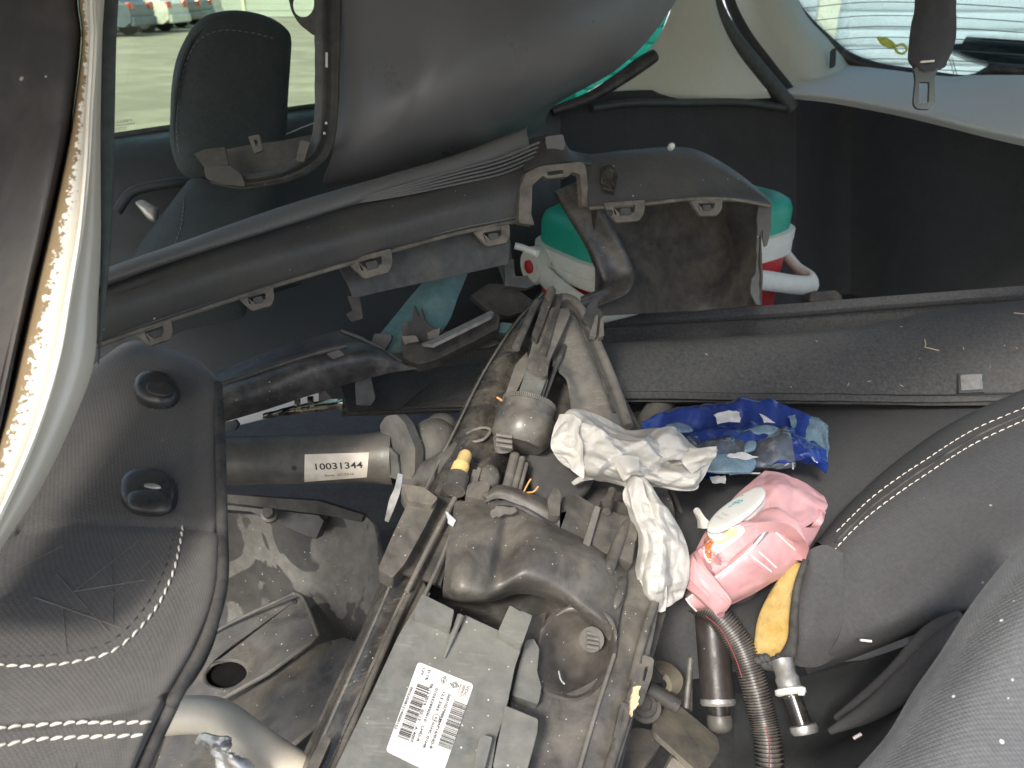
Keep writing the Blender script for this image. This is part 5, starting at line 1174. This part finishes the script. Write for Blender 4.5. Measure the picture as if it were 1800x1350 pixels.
# ------------------------------------------------------------------ rear seat: cushion, bolster with double seam, torn corner
rs = thing('rear_seat', 'black rear seat with double white seam and a torn corner', 'seat', tuple(P(1500, 1150, .8)))
sheet('cushion', [
    [(1020, 700, 1.14), (1160, 705, 1.14), (1320, 708, 1.13), (1500, 708, 1.12), (1700, 705, 1.10), (1900, 700, 1.08)],
    [(1020, 780, 1.0), (1160, 790, 1.0), (1320, 800, 1.0), (1480, 810, .99), (1640, 812, .97), (1900, 760, .98)],
    [(1020, 900, .90), (1160, 910, .90), (1320, 920, .90), (1450, 930, .89), (1560, 930, .88), (1750, 900, .86)],
    [(1020, 1060, .84), (1160, 1060, .84), (1300, 1050, .83), (1400, 1045, .82), (1500, 1040, .82), (1600, 1040, .82)],
    [(1020, 1200, .86), (1160, 1200, .86), (1300, 1180, .84), (1400, 1170, .83), (1500, 1160, .83), (1600, 1150, .83)]], m_fab2, 50, 40, thick=.02, parent=rs, disp=lambda x, y, u, v: .006*noise.noise(Vector((x*7, y*7, 6))))
bo = sheet('bolster', [
    [(1425, 965, .85), (1490, 888, .90), (1588, 800, .95), (1698, 730, .97), (1940, 625, .98)],
    [(1438, 953, .79), (1500, 880, .83), (1598, 800, .865), (1710, 733, .88), (1940, 640, .89)],
    [(1462, 985, .752), (1532, 910, .772), (1632, 838, .787), (1745, 782, .797), (1940, 700, .807)],
    [(1482, 1060, .73), (1570, 1000, .73), (1670, 930, .73), (1770, 880, .73), (1940, 820, .73)],
    [(1474, 1120, .73), (1570, 1080, .71), (1670, 1020, .70), (1770, 970, .69), (1940, 910, .68)],
    [(1440, 1165, .75), (1550, 1125, .73), (1650, 1085, .715), (1760, 1040, .70), (1940, 990, .68)],
    [(1420, 1185, .78), (1540, 1140, .77), (1640, 1105, .76), (1760, 1065, .74), (1940, 1020, .72)]], m_fab2, 90, 70, thick=.02, parent=rs, bvh=True, disp=lambda x, y, u, v: .002*noise.noise(Vector((x*10, y*10, 8))))
stitches(bo, [(1471, 936), (1500, 907), (1533, 876), (1577, 843), (1622, 813), (1711, 757), (1815, 712)], m_thread, rs, ln=.0058, gap=.0022, r=.0006)
stitches(bo, [(1464, 971), (1498, 935), (1533, 903), (1577, 870), (1622, 839), (1711, 782), (1815, 733)], m_thread, rs, ln=.0058, gap=.0022, r=.0006)
tube('seam_groove', [on(bo, x, y, -.0002)[0] for x, y in [(1468, 954), (1500, 921), (1533, 890), (1577, 857), (1622, 826), (1711, 770), (1795, 731)]], .0018, m_pipe, n=40, seg=8, world=True, parent=rs)
tube('seam_end', [(1466, 976, .75), (1478, 982, .745), (1470, 1000, .742)], .0016, m_pipe, n=10, seg=6, parent=rs)
sheet('torn_cover', [
    [(1402, 984, .765), (1424, 966, .75), (1452, 958, .748), (1482, 972, .742)],
    [(1400, 1050, .745), (1425, 1045, .735), (1455, 1050, .732), (1484, 1060, .73)],
    [(1396, 1110, .74), (1420, 1110, .732), (1450, 1115, .732), (1480, 1115, .732)],
    [(1380, 1160, .755), (1405, 1172, .745), (1440, 1170, .745), (1476, 1150, .745)]], m_fab2, 24, 24, thick=.006, parent=rs, disp=lambda x, y, u, v: .003*noise.noise(Vector((x*30, y*30, 6))))
cushion('foam', [(1410, 990), (1413, 1002), (1398, 1035), (1394, 1080), (1393, 1120), (1384, 1152), (1355, 1162), (1326, 1156), (1324, 1142), (1330, 1095), (1345, 1055), (1372, 1012), (1390, 992)], face(1370, 1080, .752, -.02, -.012), .007, .03, m_foam, p=2.2, K=10, wob=.006, parent=rs)
tube('torn_hem', [(1416, 985, .745), (1402, 1030, .735), (1396, 1080, .73), (1394, 1125, .73), (1382, 1156, .735), (1360, 1168, .74), (1340, 1166, .745), (1326, 1160, .755)], [.003, .0035, .004, .005, .007, .006, .005, .003], m_pipe, n=40, parent=rs)
rr = random.Random(9)
for k in range(7):
    x = 1332+k*8; cushion('torn_tuft', ell(x, 1160+rr.uniform(-4, 6), 8, 6, rr.random()), face(x, 1162, .735), .004, .004, m_fab2, wob=.004, N=16, K=4, parent=rs)
sheet('side_cover', [
    [(1225, 1065, .86), (1270, 1050, .85), (1320, 1040, .84), (1375, 1000, .83)],
    [(1225, 1120, .82), (1280, 1105, .80), (1320, 1100, .79), (1345, 1060, .79)],
    [(1240, 1170, .81), (1290, 1160, .79), (1318, 1150, .78), (1332, 1110, .78)]], m_fab2, 20, 16, thick=.006, parent=rs, disp=lambda x, y, u, v: .004*noise.noise(Vector((x*25, y*25, 2))))
# dark slack fabric below the bolster and the pale bolster side at the frame's corner
sheet('slack_fabric', [
    [(1290, 1220, .86), (1400, 1190, .83), (1520, 1150, .79), (1640, 1110, .76), (1730, 1060, .72)],
    [(1290, 1300, .80), (1400, 1270, .77), (1510, 1230, .74), (1600, 1180, .71), (1700, 1100, .68)],
    [(1290, 1380, .74), (1400, 1350, .71), (1490, 1310, .68), (1570, 1250, .65), (1660, 1150, .62)],
    [(1290, 1460, .70), (1400, 1440, .66), (1480, 1400, .62), (1550, 1340, .58), (1640, 1220, .55)]], m_dark, 50, 50, thick=.004, parent=rs, disp=lambda x, y, u, v: .006*sin((y*60-x*10))*u*(1-u)*3+.003*noise.noise(Vector((x*12, y*12, 0))))
for pts in ([(1690, 1078, .655), (1640, 1118, .66), (1580, 1190, .655), (1520, 1235, .67), (1470, 1262, .69)], [(1688, 1090, .64), (1640, 1150, .635), (1590, 1205, .63), (1530, 1250, .645), (1460, 1285, .67)]):
    tube('fabric_fold', pts, [.004, .010, .011, .008, .003], m_fab2, n=30, parent=rs)
m_pale = M('dusty_bolster_side', (.115, .119, .122), .95, (.17, .173, .172), .5, 6, .4, .75, bump=.5, bs=900, weave=.2, wp=.0014, specks=.12, ss=150, fine=.15, speckcol=(.75, .75, .73))
sl = thing('seat_side_bolster', 'pale dusty grey seat side bolster in the lower right corner', 'bolster', tuple(P(1750, 1300, .5)))
sheet('cover', [
    [(1830, 925, .575), (1770, 985, .558), (1705, 1065, .543), (1650, 1150, .528), (1605, 1215, .514), (1560, 1290, .50), (1500, 1360, .487), (1430, 1450, .477)],
    [(1850, 935, .565), (1790, 1000, .545), (1730, 1075, .53), (1675, 1160, .515), (1630, 1228, .50), (1585, 1300, .488), (1525, 1372, .475), (1460, 1460, .465)],
    [(1900, 960, .535), (1860, 1030, .515), (1800, 1110, .50), (1745, 1195, .485), (1700, 1265, .473), (1655, 1340, .46), (1600, 1410, .45), (1540, 1490, .44)],
    [(2000, 1040, .52), (1950, 1110, .50), (1890, 1200, .485), (1840, 1280, .468), (1800, 1345, .455), (1760, 1410, .445), (1710, 1480, .435), (1650, 1560, .425)],
    [(2080, 1100, .53), (2030, 1170, .51), (1970, 1260, .495), (1920, 1340, .48), (1880, 1400, .465), (1840, 1470, .455), (1790, 1540, .445), (1730, 1620, .435)]], m_pale, 60, 40, thick=.01, parent=sl, bvh=True, disp=lambda x, y, u, v: .0015*noise.noise(Vector((x*14, y*14, 3))))

# ------------------------------------------------------------------ hoses, damper, pin, brackets in the gap
def cr_rad(t): return .0132 if (t*150) % 2 < 1.15 else .0108
V, F = tube_geo([P(1222, 1055, .775), P(1262, 1082, .765), P(1298, 1130, .755), P(1320, 1185, .745), P(1338, 1250, .735), P(1350, 1310, .725), P(1358, 1420, .71)], cr_rad, 18, 600, True)
cn = thing('corrugated_conduit', 'black corrugated cable conduit hanging below the pink packet', 'conduit', tuple(P(1350, 1350, .72)))
mk('hose', V, F, m_cond, parent=cn, ang=30)
tube('red_cable', [(1240, 1082, .755), (1268, 1108, .748), (1290, 1150, .738), (1304, 1190, .73)], 0.0006, m_redc, n=20, seg=6, parent=cn)
tube('red_cable', [(1346, 1278, .718), (1352, 1310, .712), (1352, 1360, .70)], 0.0006, m_redc, n=20, seg=6, parent=cn)
dm = thing('gas_damper', 'dark brown gas damper with steel end beside the conduit', 'damper', tuple(P(1260, 1280, .78)))
lathe('cylinder', (1248, 1060, .80), (1262, 1232, .77), [(0, .0165), (.97, .0165), (1, .016)], m_damp, 32, parent=dm)
lathe('collar', (1261.6, 1228, .771), (1262.8, 1240, .769), [(0, .017), (.6, .0176), (1, .016)], m_silver, 32, parent=dm)
lathe('rod', (1262.5, 1236, .77), (1265, 1262, .767), [(0, .0105), (1, .0105)], m_blackg, 24, parent=dm)
lathe('ball_end', (1264.5, 1256, .767), (1267, 1288, .763), [(0, .0115), (.2, .0125), (.6, .0125), (.85, .010), (1, .005)], m_strut, 24, parent=dm)
pn = thing('latch_pin', 'steel latch pin with white collar and mushroom head below the torn seat', 'pin', tuple(P(1410, 1290, .70)))
lathe('neck', (1374, 1160, .73), (1390, 1215, .715), [(0, .010), (.5, .0095), (.6, .011), (1, .0105)], m_silver, 20, parent=pn)
lathe('collar', (1388, 1209, .715), (1391, 1222, .712), [(0, .012), (.2, .014), (.8, .014), (1, .012)], m_cwhite, 20, parent=pn)
cushion('collar_tab', rc([(1404, 1206), (1416, 1208), (1414, 1222), (1402, 1222)], 3), face(1408, 1214, .705), .003, .006, m_cwhite, parent=pn)
lathe('shaft', (1391, 1220, .712), (1411, 1276, .70), [(0, .0085), (1, .0085)], m_blackg, 20, parent=pn)
tube('shaft_glint', [(1394, 1224, .702), (1410, 1272, .69)], .0018, m_silver, seg=8, parent=pn)
lathe('head', (1411, 1273, .70), (1416, 1290, .697), [(0, .010), (.1, .0122), (.6, .0127), (1, .011)], m_silver, 24, parent=pn)
mb = thing('seat_bracket', 'dusty stamped steel seat bracket at the bottom beside the headlight', 'bracket', tuple(P(1170, 1340, .75)))
m_brk = M('muddy_bracket_steel', (.10, .095, .085), .65, (.27, .235, .165), .85, 14, .38, .68, bump=.3, specks=.05)
poly('plate', rc([(1146, 1272), (1160, 1246), (1185, 1232), (1225, 1265), (1262, 1296), (1266, 1318), (1240, 1356), (1225, 1356), (1170, 1305), (1152, 1290)], 8), Pl((1150, 1270, .78), (1262, 1296, .78), (1235, 1350, .73)), .006, m_brk, bevel=.002, parent=mb)
poly('foot_plate', rc([(1080, 1292), (1120, 1278), (1150, 1284), (1166, 1302), (1130, 1350), (1110, 1420), (1050, 1420), (1072, 1330)], 8), Pl((1080, 1292, .76), (1160, 1300, .77), (1100, 1350, .72)), .008, m_brk, bevel=.002, parent=mb)
poly('lower_tab', rc([(1168, 1356), (1182, 1330), (1222, 1362), (1230, 1440), (1160, 1440)], 6), face(1190, 1370, .74), .006, m_brk, parent=mb)
sheet('hook', [[(1150, 1160, .82), (1178, 1166, .81), (1200, 1190, .80), (1196, 1214, .80), (1180, 1226, .80)], [(1158, 1176, .80), (1170, 1182, .79), (1180, 1200, .785), (1180, 1212, .785), (1176, 1220, .785)]], m_brk, 24, 6, thick=.006, parent=mb)
tube('dark_arm', [(1138, 1208, .78), (1160, 1222, .78), (1190, 1240, .78)], .008, m_black, n=12, parent=mb)
lathe('bolt', (1134, 1236, .765), (1136, 1246, .775), [(0, .006), (.4, .0065), (.42, .011), (.8, .011), (.82, .015), (1, .015)], m_strut, 20, parent=mb)
sheet('side_plate', [[(1150, 900, .95), (1190, 940, .93), (1212, 1000, .9), (1212, 1250, .84)], [(1100, 1000, .97), (1130, 1100, .93), (1150, 1150, .9), (1180, 1270, .86)]], m_bezel, 20, 8, thick=.004, parent=mb)
tube('plate_edge', [(1176, 850, .93), (1196, 900, .91), (1210, 960, .89), (1216, 1040, .87), (1214, 1150, .85), (1206, 1245, .83)], .003, m_greyp, n=30, seg=8, parent=mb)

# ------------------------------------------------------------------ blue wrapper
c1, c2 = Crumple(11, 7, 14, 90), Crumple(12, 7, 14, 90)
bb = thing('blue_wrapper', 'crumpled blue and clear plastic packaging behind the tissue', 'wrapper', tuple(P(1310, 830, .98)))
sheet('blue_film', [
    [(1130, 745, .97), (1180, 720, .99), (1240, 716, 1.0), (1300, 706, 1.01), (1350, 715, 1.0), (1400, 735, .98), (1440, 760, .96)],
    [(1125, 770, .94), (1180, 760, .945), (1250, 752, .95), (1310, 745, .95), (1360, 755, .945), (1410, 775, .93), (1450, 800, .91)],
    [(1135, 800, .915), (1190, 800, .91), (1260, 790, .91), (1320, 790, .905), (1370, 795, .90), (1415, 800, .90), (1453, 828, .89)],
    [(1150, 830, .90), (1200, 845, .89), (1260, 850, .885), (1310, 838, .885), (1360, 826, .885), (1405, 820, .89), (1450, 828, .895)]], m_blue, 80, 50, thick=.001, parent=bb, bvh=True, disp=lambda x, y, u, v: .16*c1(x, y)+.004, mean=.9)
sheet('clear_window', [
    [(1205, 772, .925), (1260, 772, .93), (1320, 768, .93), (1380, 762, .925)],
    [(1205, 795, .898), (1260, 792, .902), (1320, 792, .902), (1390, 786, .90)],
    [(1215, 824, .878), (1260, 828, .88), (1320, 826, .882), (1398, 812, .886)],
    [(1230, 836, .872), (1270, 840, .874), (1320, 834, .878), (1396, 826, .884)]], m_clear, 60, 40, thick=.0008, parent=bb, disp=lambda x, y, u, v: .14*c2(x, y)+.006, mean=.9)
for pts, d in (([(1170, 748), (1190, 742), (1208, 746), (1218, 758), (1196, 762), (1176, 758)], .928), ([(1300, 762), (1340, 748), (1370, 754), (1376, 764), (1340, 766)], .922), ([(1240, 802), (1320, 802), (1318, 830), (1240, 828)], .868), ([(1312, 778), (1328, 778), (1326, 792), (1308, 794)], .888)):
    cushion('pale_print', pts, face(pts[0][0], pts[0][1], d, 0, -.05), .003, .002, m_blue2, wob=.003, parent=bb)
for pts, d, sd in (([(1256, 728), (1276, 722), (1300, 724), (1302, 742), (1276, 742), (1262, 746)], .945, 1), ([(1276, 800), (1304, 794), (1334, 804), (1318, 808), (1290, 806)], .862, 2), ([(1248, 838), (1276, 836), (1274, 850), (1252, 848)], .872, 3), ([(1336, 728), (1350, 734), (1362, 744), (1344, 742)], .938, 4)):
    poly('silver_print', rag(pts, 1.5, 6, sd), face(pts[0][0], pts[0][1], d, 0, -.05), .0006, m_foil, bevel=0, parent=bb)
for pts in ([(1352, 798), (1364, 808), (1376, 812)], [(1282, 834), (1300, 832), (1336, 832)], [(1318, 774), (1340, 772), (1358, 778), (1368, 790)], [(1380, 818), (1392, 812), (1394, 824)], [(1290, 757), (1298, 762), (1300, 768)], [(1395, 768), (1404, 776), (1398, 790)], [(1412, 784), (1424, 798), (1432, 812)]):
    tube('film_crease', [(x, y, .866+.0009*(835-y)) for x, y in pts], .0010, m_foil, n=10, seg=6, parent=bb)
text('printed_text', 'AYAN', face(1190, 750, .921), 1176, 757, 1212, 757, 9, m_blue, bb)
c5 = Crumple(31, 6, 16, 80)
sheet('loose_tail', [[(1385, 735, .97), (1410, 728, .97), (1440, 735, .96), (1455, 760, .95)], [(1395, 755, .95), (1418, 752, .95), (1442, 762, .945), (1456, 790, .93)], [(1412, 790, .93), (1430, 790, .93), (1446, 800, .925), (1454, 815, .92)]], m_blue2, 30, 24, thick=.001, parent=bb, disp=lambda x, y, u, v: .15*c5(x, y))
lathe('grey_tube', (1120, 780, 1.02), (1165, 705, 1.1), [(0, .018), (1, .018)], m_greyp, 20, label='short grey tube end behind the tissue', cat='tube')

# ------------------------------------------------------------------ tissue
c3b = Crumple(77, 5, 60, 160)
def ed(u, v): return .35+.65*min(1, 6*min(u, 1-u, v, 1-v))
c3, c4 = Crumple(21, 6, 13, 60, 1.4, .3), Crumple(23, 6, 16, 70, 1.4, .3)
up = grid([[P(*q) for q in r] for r in [
    [(985, 742, .785), (1000, 722, .79), (1040, 724, .795), (1080, 742, .795), (1110, 756, .795), (1160, 752, .80), (1185, 752, .80), (1203, 770, .80)],
    [(972, 765, .765), (1005, 742, .755), (1050, 745, .75), (1090, 765, .75), (1130, 775, .75), (1170, 768, .765), (1200, 780, .775), (1225, 792, .775)],
    [(970, 788, .755), (1012, 775, .735), (1050, 775, .73), (1095, 790, .728), (1140, 800, .73), (1180, 800, .745), (1215, 800, .755), (1259, 788, .76)],
    [(985, 812, .755), (1018, 808, .735), (1055, 808, .725), (1095, 818, .722), (1140, 825, .725), (1180, 828, .735), (1220, 822, .75), (1256, 800, .757)],
    [(1010, 828, .76), (1032, 835, .745), (1060, 832, .735), (1095, 840, .735), (1140, 845, .735), (1180, 852, .74), (1215, 848, .75), (1236, 842, .755)],
    [(1035, 838, .775), (1048, 845, .77), (1070, 848, .765), (1110, 858, .76), (1150, 856, .755), (1190, 862, .755), (1222, 862, .76), (1234, 848, .765)]]], 150, 100, lambda x, y, u, v: (.26*c3(x, y)+.07*c3b(x, y))*ed(u, v), .0012, world=True, mean=.85)
lo = grid([[P(*q) for q in r] for r in [
    [(1098, 835, .745), (1112, 830, .735), (1128, 838, .73), (1140, 850, .74)],
    [(1100, 870, .74), (1120, 865, .722), (1145, 872, .72), (1165, 885, .74)],
    [(1106, 905, .735), (1130, 905, .712), (1160, 905, .71), (1188, 915, .735)],
    [(1122, 945, .73), (1145, 945, .705), (1175, 945, .703), (1204, 950, .73)],
    [(1118, 990, .725), (1145, 990, .70), (1180, 990, .70), (1212, 995, .725)],
    [(1110, 1030, .72), (1140, 1035, .70), (1178, 1035, .70), (1206, 1030, .725)],
    [(1135, 1060, .725), (1150, 1068, .715), (1172, 1068, .715), (1200, 1050, .73)]]], 90, 140, lambda x, y, u, v: (.26*c4(x, y)+.07*c3b(y, x))*ed(u, v), .0012, world=True, mean=.85)
strip = grid([[P(*q) for q in r] for r in [[(1004, 848, .77), (1018, 838, .765), (1040, 832, .76)], [(1008, 852, .765), (1024, 845, .76), (1044, 842, .755)]]], 14, 6, None, .0012, world=True)
def fl4(q, nu=30, nv=30, k=.14): return grid([[P(*p) for p in r] for r in q], nu, nv, lambda x, y, u, v: k*c3(x+.3, y)+.05*c3b(x, y), .001, world=True, mean=.8)[:2]
flaps = [fl4([[(984, 728, .775), (1004, 728, .755), (1016, 736, .745)], [(970, 785, .752), (1000, 790, .735), (1022, 785, .728)], [(990, 815, .75), (1012, 828, .738), (1030, 842, .735)]]),
         fl4([[(1078, 806, .722), (1100, 800, .712), (1122, 803, .715)], [(1086, 826, .712), (1104, 826, .70), (1124, 822, .708)], [(1096, 846, .712), (1108, 838, .704), (1120, 832, .71)]], 20, 20, .08),
         fl4([[(1195, 800, .745), (1230, 788, .738), (1262, 784, .742)], [(1200, 815, .735), (1232, 806, .726), (1258, 800, .735)], [(1215, 832, .742), (1240, 820, .735), (1252, 812, .742)]], 24, 20, .10),
         fl4([[(1140, 764, .765), (1160, 750, .765), (1188, 750, .77), (1204, 772, .775)], [(1138, 785, .745), (1162, 780, .738), (1186, 782, .742), (1206, 795, .752)], [(1150, 805, .735), (1165, 808, .728), (1185, 808, .732), (1204, 808, .745)]]),
         fl4([[(1100, 850, .735), (1112, 836, .725), (1128, 842, .722)], [(1098, 880, .73), (1115, 885, .715), (1140, 880, .715)], [(1116, 905, .728), (1128, 915, .712), (1155, 905, .712)]]),
         fl4([[(1130, 1000, .715), (1150, 985, .70), (1172, 1010, .70)], [(1125, 1040, .712), (1150, 1045, .698), (1172, 1050, .70)], [(1140, 1066, .718), (1155, 1078, .708), (1170, 1072, .71)]])]
V, F = join((up[0], up[1]), (lo[0], lo[1]), (strip[0], strip[1]), *flaps)
mk('paper_tissue', V, F, m_tissue, ang=30, label='crumpled white paper tissue draped over the headlight', cat='tissue')

# ------------------------------------------------------------------ pink wet wipes packet
c6 = Crumple(41, 7, 18, 90)
wp = thing('wet_wipes_packet', 'crumpled pink wet wipes packet with a white flip lid', 'wipes packet', tuple(P(1320, 1060, .79)))
def pkd(x, y, u, v): return .11*c6(x, y)*(.3+.7*min(1, 6*min(u, 1-u, v, 1-v)))
topf = sheet('packet_top', [
    [(1345, 826, .86), (1378, 832, .845), (1412, 848, .835), (1448, 872, .83)],
    [(1318, 850, .825), (1360, 862, .80), (1400, 878, .795), (1454, 892, .805)],
    [(1275, 890, .80), (1325, 912, .765), (1370, 925, .758), (1420, 925, .775)],
    [(1240, 935, .785), (1285, 955, .75), (1325, 965, .742), (1370, 945, .755)],
    [(1220, 975, .78), (1258, 990, .745), (1290, 990, .738), (1320, 968, .745)],
    [(1210, 1020, .78), (1230, 1030, .75), (1250, 1020, .742), (1275, 1000, .742)],
    [(1206, 1050, .775), (1214, 1056, .76), (1226, 1046, .75), (1240, 1030, .745)]], m_pink, 60, 80, thick=.03, parent=wp, bvh=True, disp=pkd, mean=.9)
flapf = sheet('packet_side', [
    [(1204, 1044, .762), (1241, 1014, .756), (1284, 978, .750), (1314, 952, .75), (1344, 924, .757), (1360, 908, .765)],
    [(1206, 1052, .750), (1245, 1022, .740), (1290, 988, .734), (1320, 962, .733), (1350, 934, .740), (1362, 920, .748)],
    [(1212, 1062, .748), (1258, 1042, .738), (1305, 1010, .733), (1340, 985, .733), (1375, 955, .745), (1400, 925, .762)],
    [(1220, 1070, .752), (1268, 1060, .745), (1320, 1030, .742), (1360, 1005, .745), (1400, 978, .757), (1440, 925, .785)],
    [(1226, 1075, .765), (1272, 1068, .762), (1325, 1042, .758), (1370, 1015, .762), (1410, 985, .775), (1452, 900, .80)]], m_pink, 80, 36, thick=.008, parent=wp, bvh=True, disp=lambda x, y, u, v: .045*c6(x, y)*(.2+.8*min(1, 5*u))+.001, mean=.9)
def seamline(o, pts, r, mat, nm): 
    w_ = [on(o, x, y, r*.3)[0] for x, y in pts]; w_ = [q for q in w_ if q is not None]
    if len(w_) > 1: tube(nm, w_, r, mat, n=max(12, len(w_)*5), seg=6, world=True, parent=wp)
seamline(flapf, [(1210, 1052), (1246, 1024), (1292, 990), (1322, 963), (1350, 930)], .0012, m_pwhite, 'seam')
seamline(flapf, [(1352, 926), (1368, 940), (1384, 955), (1404, 972)], .0009, m_pwhite, 'seam')
tube('seam_end', [(1206, 1052, .746), (1213, 1062, .744), (1224, 1074, .750)], .0010, m_pwhite, n=8, seg=6, parent=wp)
for k in range(5):
    seamline(flapf, [(1306+k*5.2, 974-k*4.6), (1325+k*5.2, 989-k*4.4), (1352+k*4, 1008-k*3.6)], .0008, m_pwhite if k % 2 else m_pink, 'crimp_line')
def decal(o, nm, pts, mat, off=.0007):
    """flat print that follows the film"""
    V = []; c_ = (sum(p[0] for p in pts)/len(pts), sum(p[1] for p in pts)/len(pts)); q = cr([Vector((x, y, 0)) for x, y in pts], 36, True); R = 6
    for k in range(R+1):
        for p in q:
            x, y = c_[0]+(p.x-c_[0])*k/R, c_[1]+(p.y-c_[1])*k/R
            l, n_ = on(o, x, y, off)
            V.append(l if l is not None else P(x, y, .745))
    F = [(k*36+i, k*36+(i+1) % 36, (k+1)*36+(i+1) % 36, (k+1)*36+i) for k in range(R) for i in range(36)]
    return mk(nm, V, F, mat, parent=wp, kind=None)
decal(topf, 'white_print', [(1236, 962), (1250, 940), (1275, 935), (1300, 924), (1308, 935), (1282, 958), (1258, 976), (1248, 990), (1240, 986)], m_pwhite, .0006)
decal(topf, 'orange_print', [(1240, 948), (1252, 940), (1268, 937), (1256, 950), (1248, 966), (1252, 986), (1243, 982), (1240, 966)], m_orange, .0012)
decal(topf, 'green_print', [(1256, 946), (1272, 936), (1292, 928), (1296, 936), (1280, 948), (1262, 956)], m_lgreen, .0012)
decal(flapf, 'grey_print', [(1324, 955), (1346, 930), (1353, 933), (1332, 958)], m_greyprint, .0008)
LP = Pl((1235, 935, .752), (1345, 868, .80), (1285, 935, .738))
lidp = [(1243, 928), (1258, 905), (1290, 880), (1325, 860), (1340, 858), (1346, 868), (1338, 884), (1312, 908), (1275, 930), (1252, 936)]
cushion('lid_base', [(x, y+8) for x, y in lidp], LP, .004, .008, m_lidw, off=.0, p=6, parent=wp)
ld = cushion('flip_lid', lidp, LP, .003, .003, m_lidw, off=.0075, p=6, parent=wp)
def ltx(b, x0, y0, x1, y1, h, m): text('printed_text', b, LP, x0, y0, x1, y1, h, m, ld, off=.0112)
ltx('se', 1283, 892, 1296, 883, 9, m_cyan); ltx('B', 1299, 885, 1308, 879, 12, m_cyan); ltx("'", 1307, 873, 1311, 870, 6, m_cyan); ltx('PURE', 1267, 902, 1278, 908, 5, m_pgrey); ltx('BABY', 1259, 908, 1269, 914, 4, m_pgrey)
sheet('pulled_wipe', [[(1222, 898, .765), (1228, 892, .76), (1240, 905, .755)], [(1224, 910, .765), (1232, 908, .758), (1246, 914, .755)], [(1230, 926, .765), (1240, 924, .758), (1254, 926, .755)]], m_tissue, 14, 14, thick=.0015, parent=wp, disp=lambda x, y, u, v: .12*c4(x, y))

# ------------------------------------------------------------------ loose straws
for lb, pts in (('bright straw bit lying on the dark slack fabric', [(1512, 1125, .70), (1532, 1127, .70)]), ('orange straw by the round headlight housing', [(873, 698, .82), (884, 705, .82)]), ('pale stub of straw near the lower right bolster', [(1500, 1298, .60), (1514, 1290, .60)])):
    V, F = tube_geo(pts, .0012, 6)
    mk('straw', V, F, m_leaf if 'orange' in lb else m_pwhite, label=lb, cat='straw', group='loose straws')
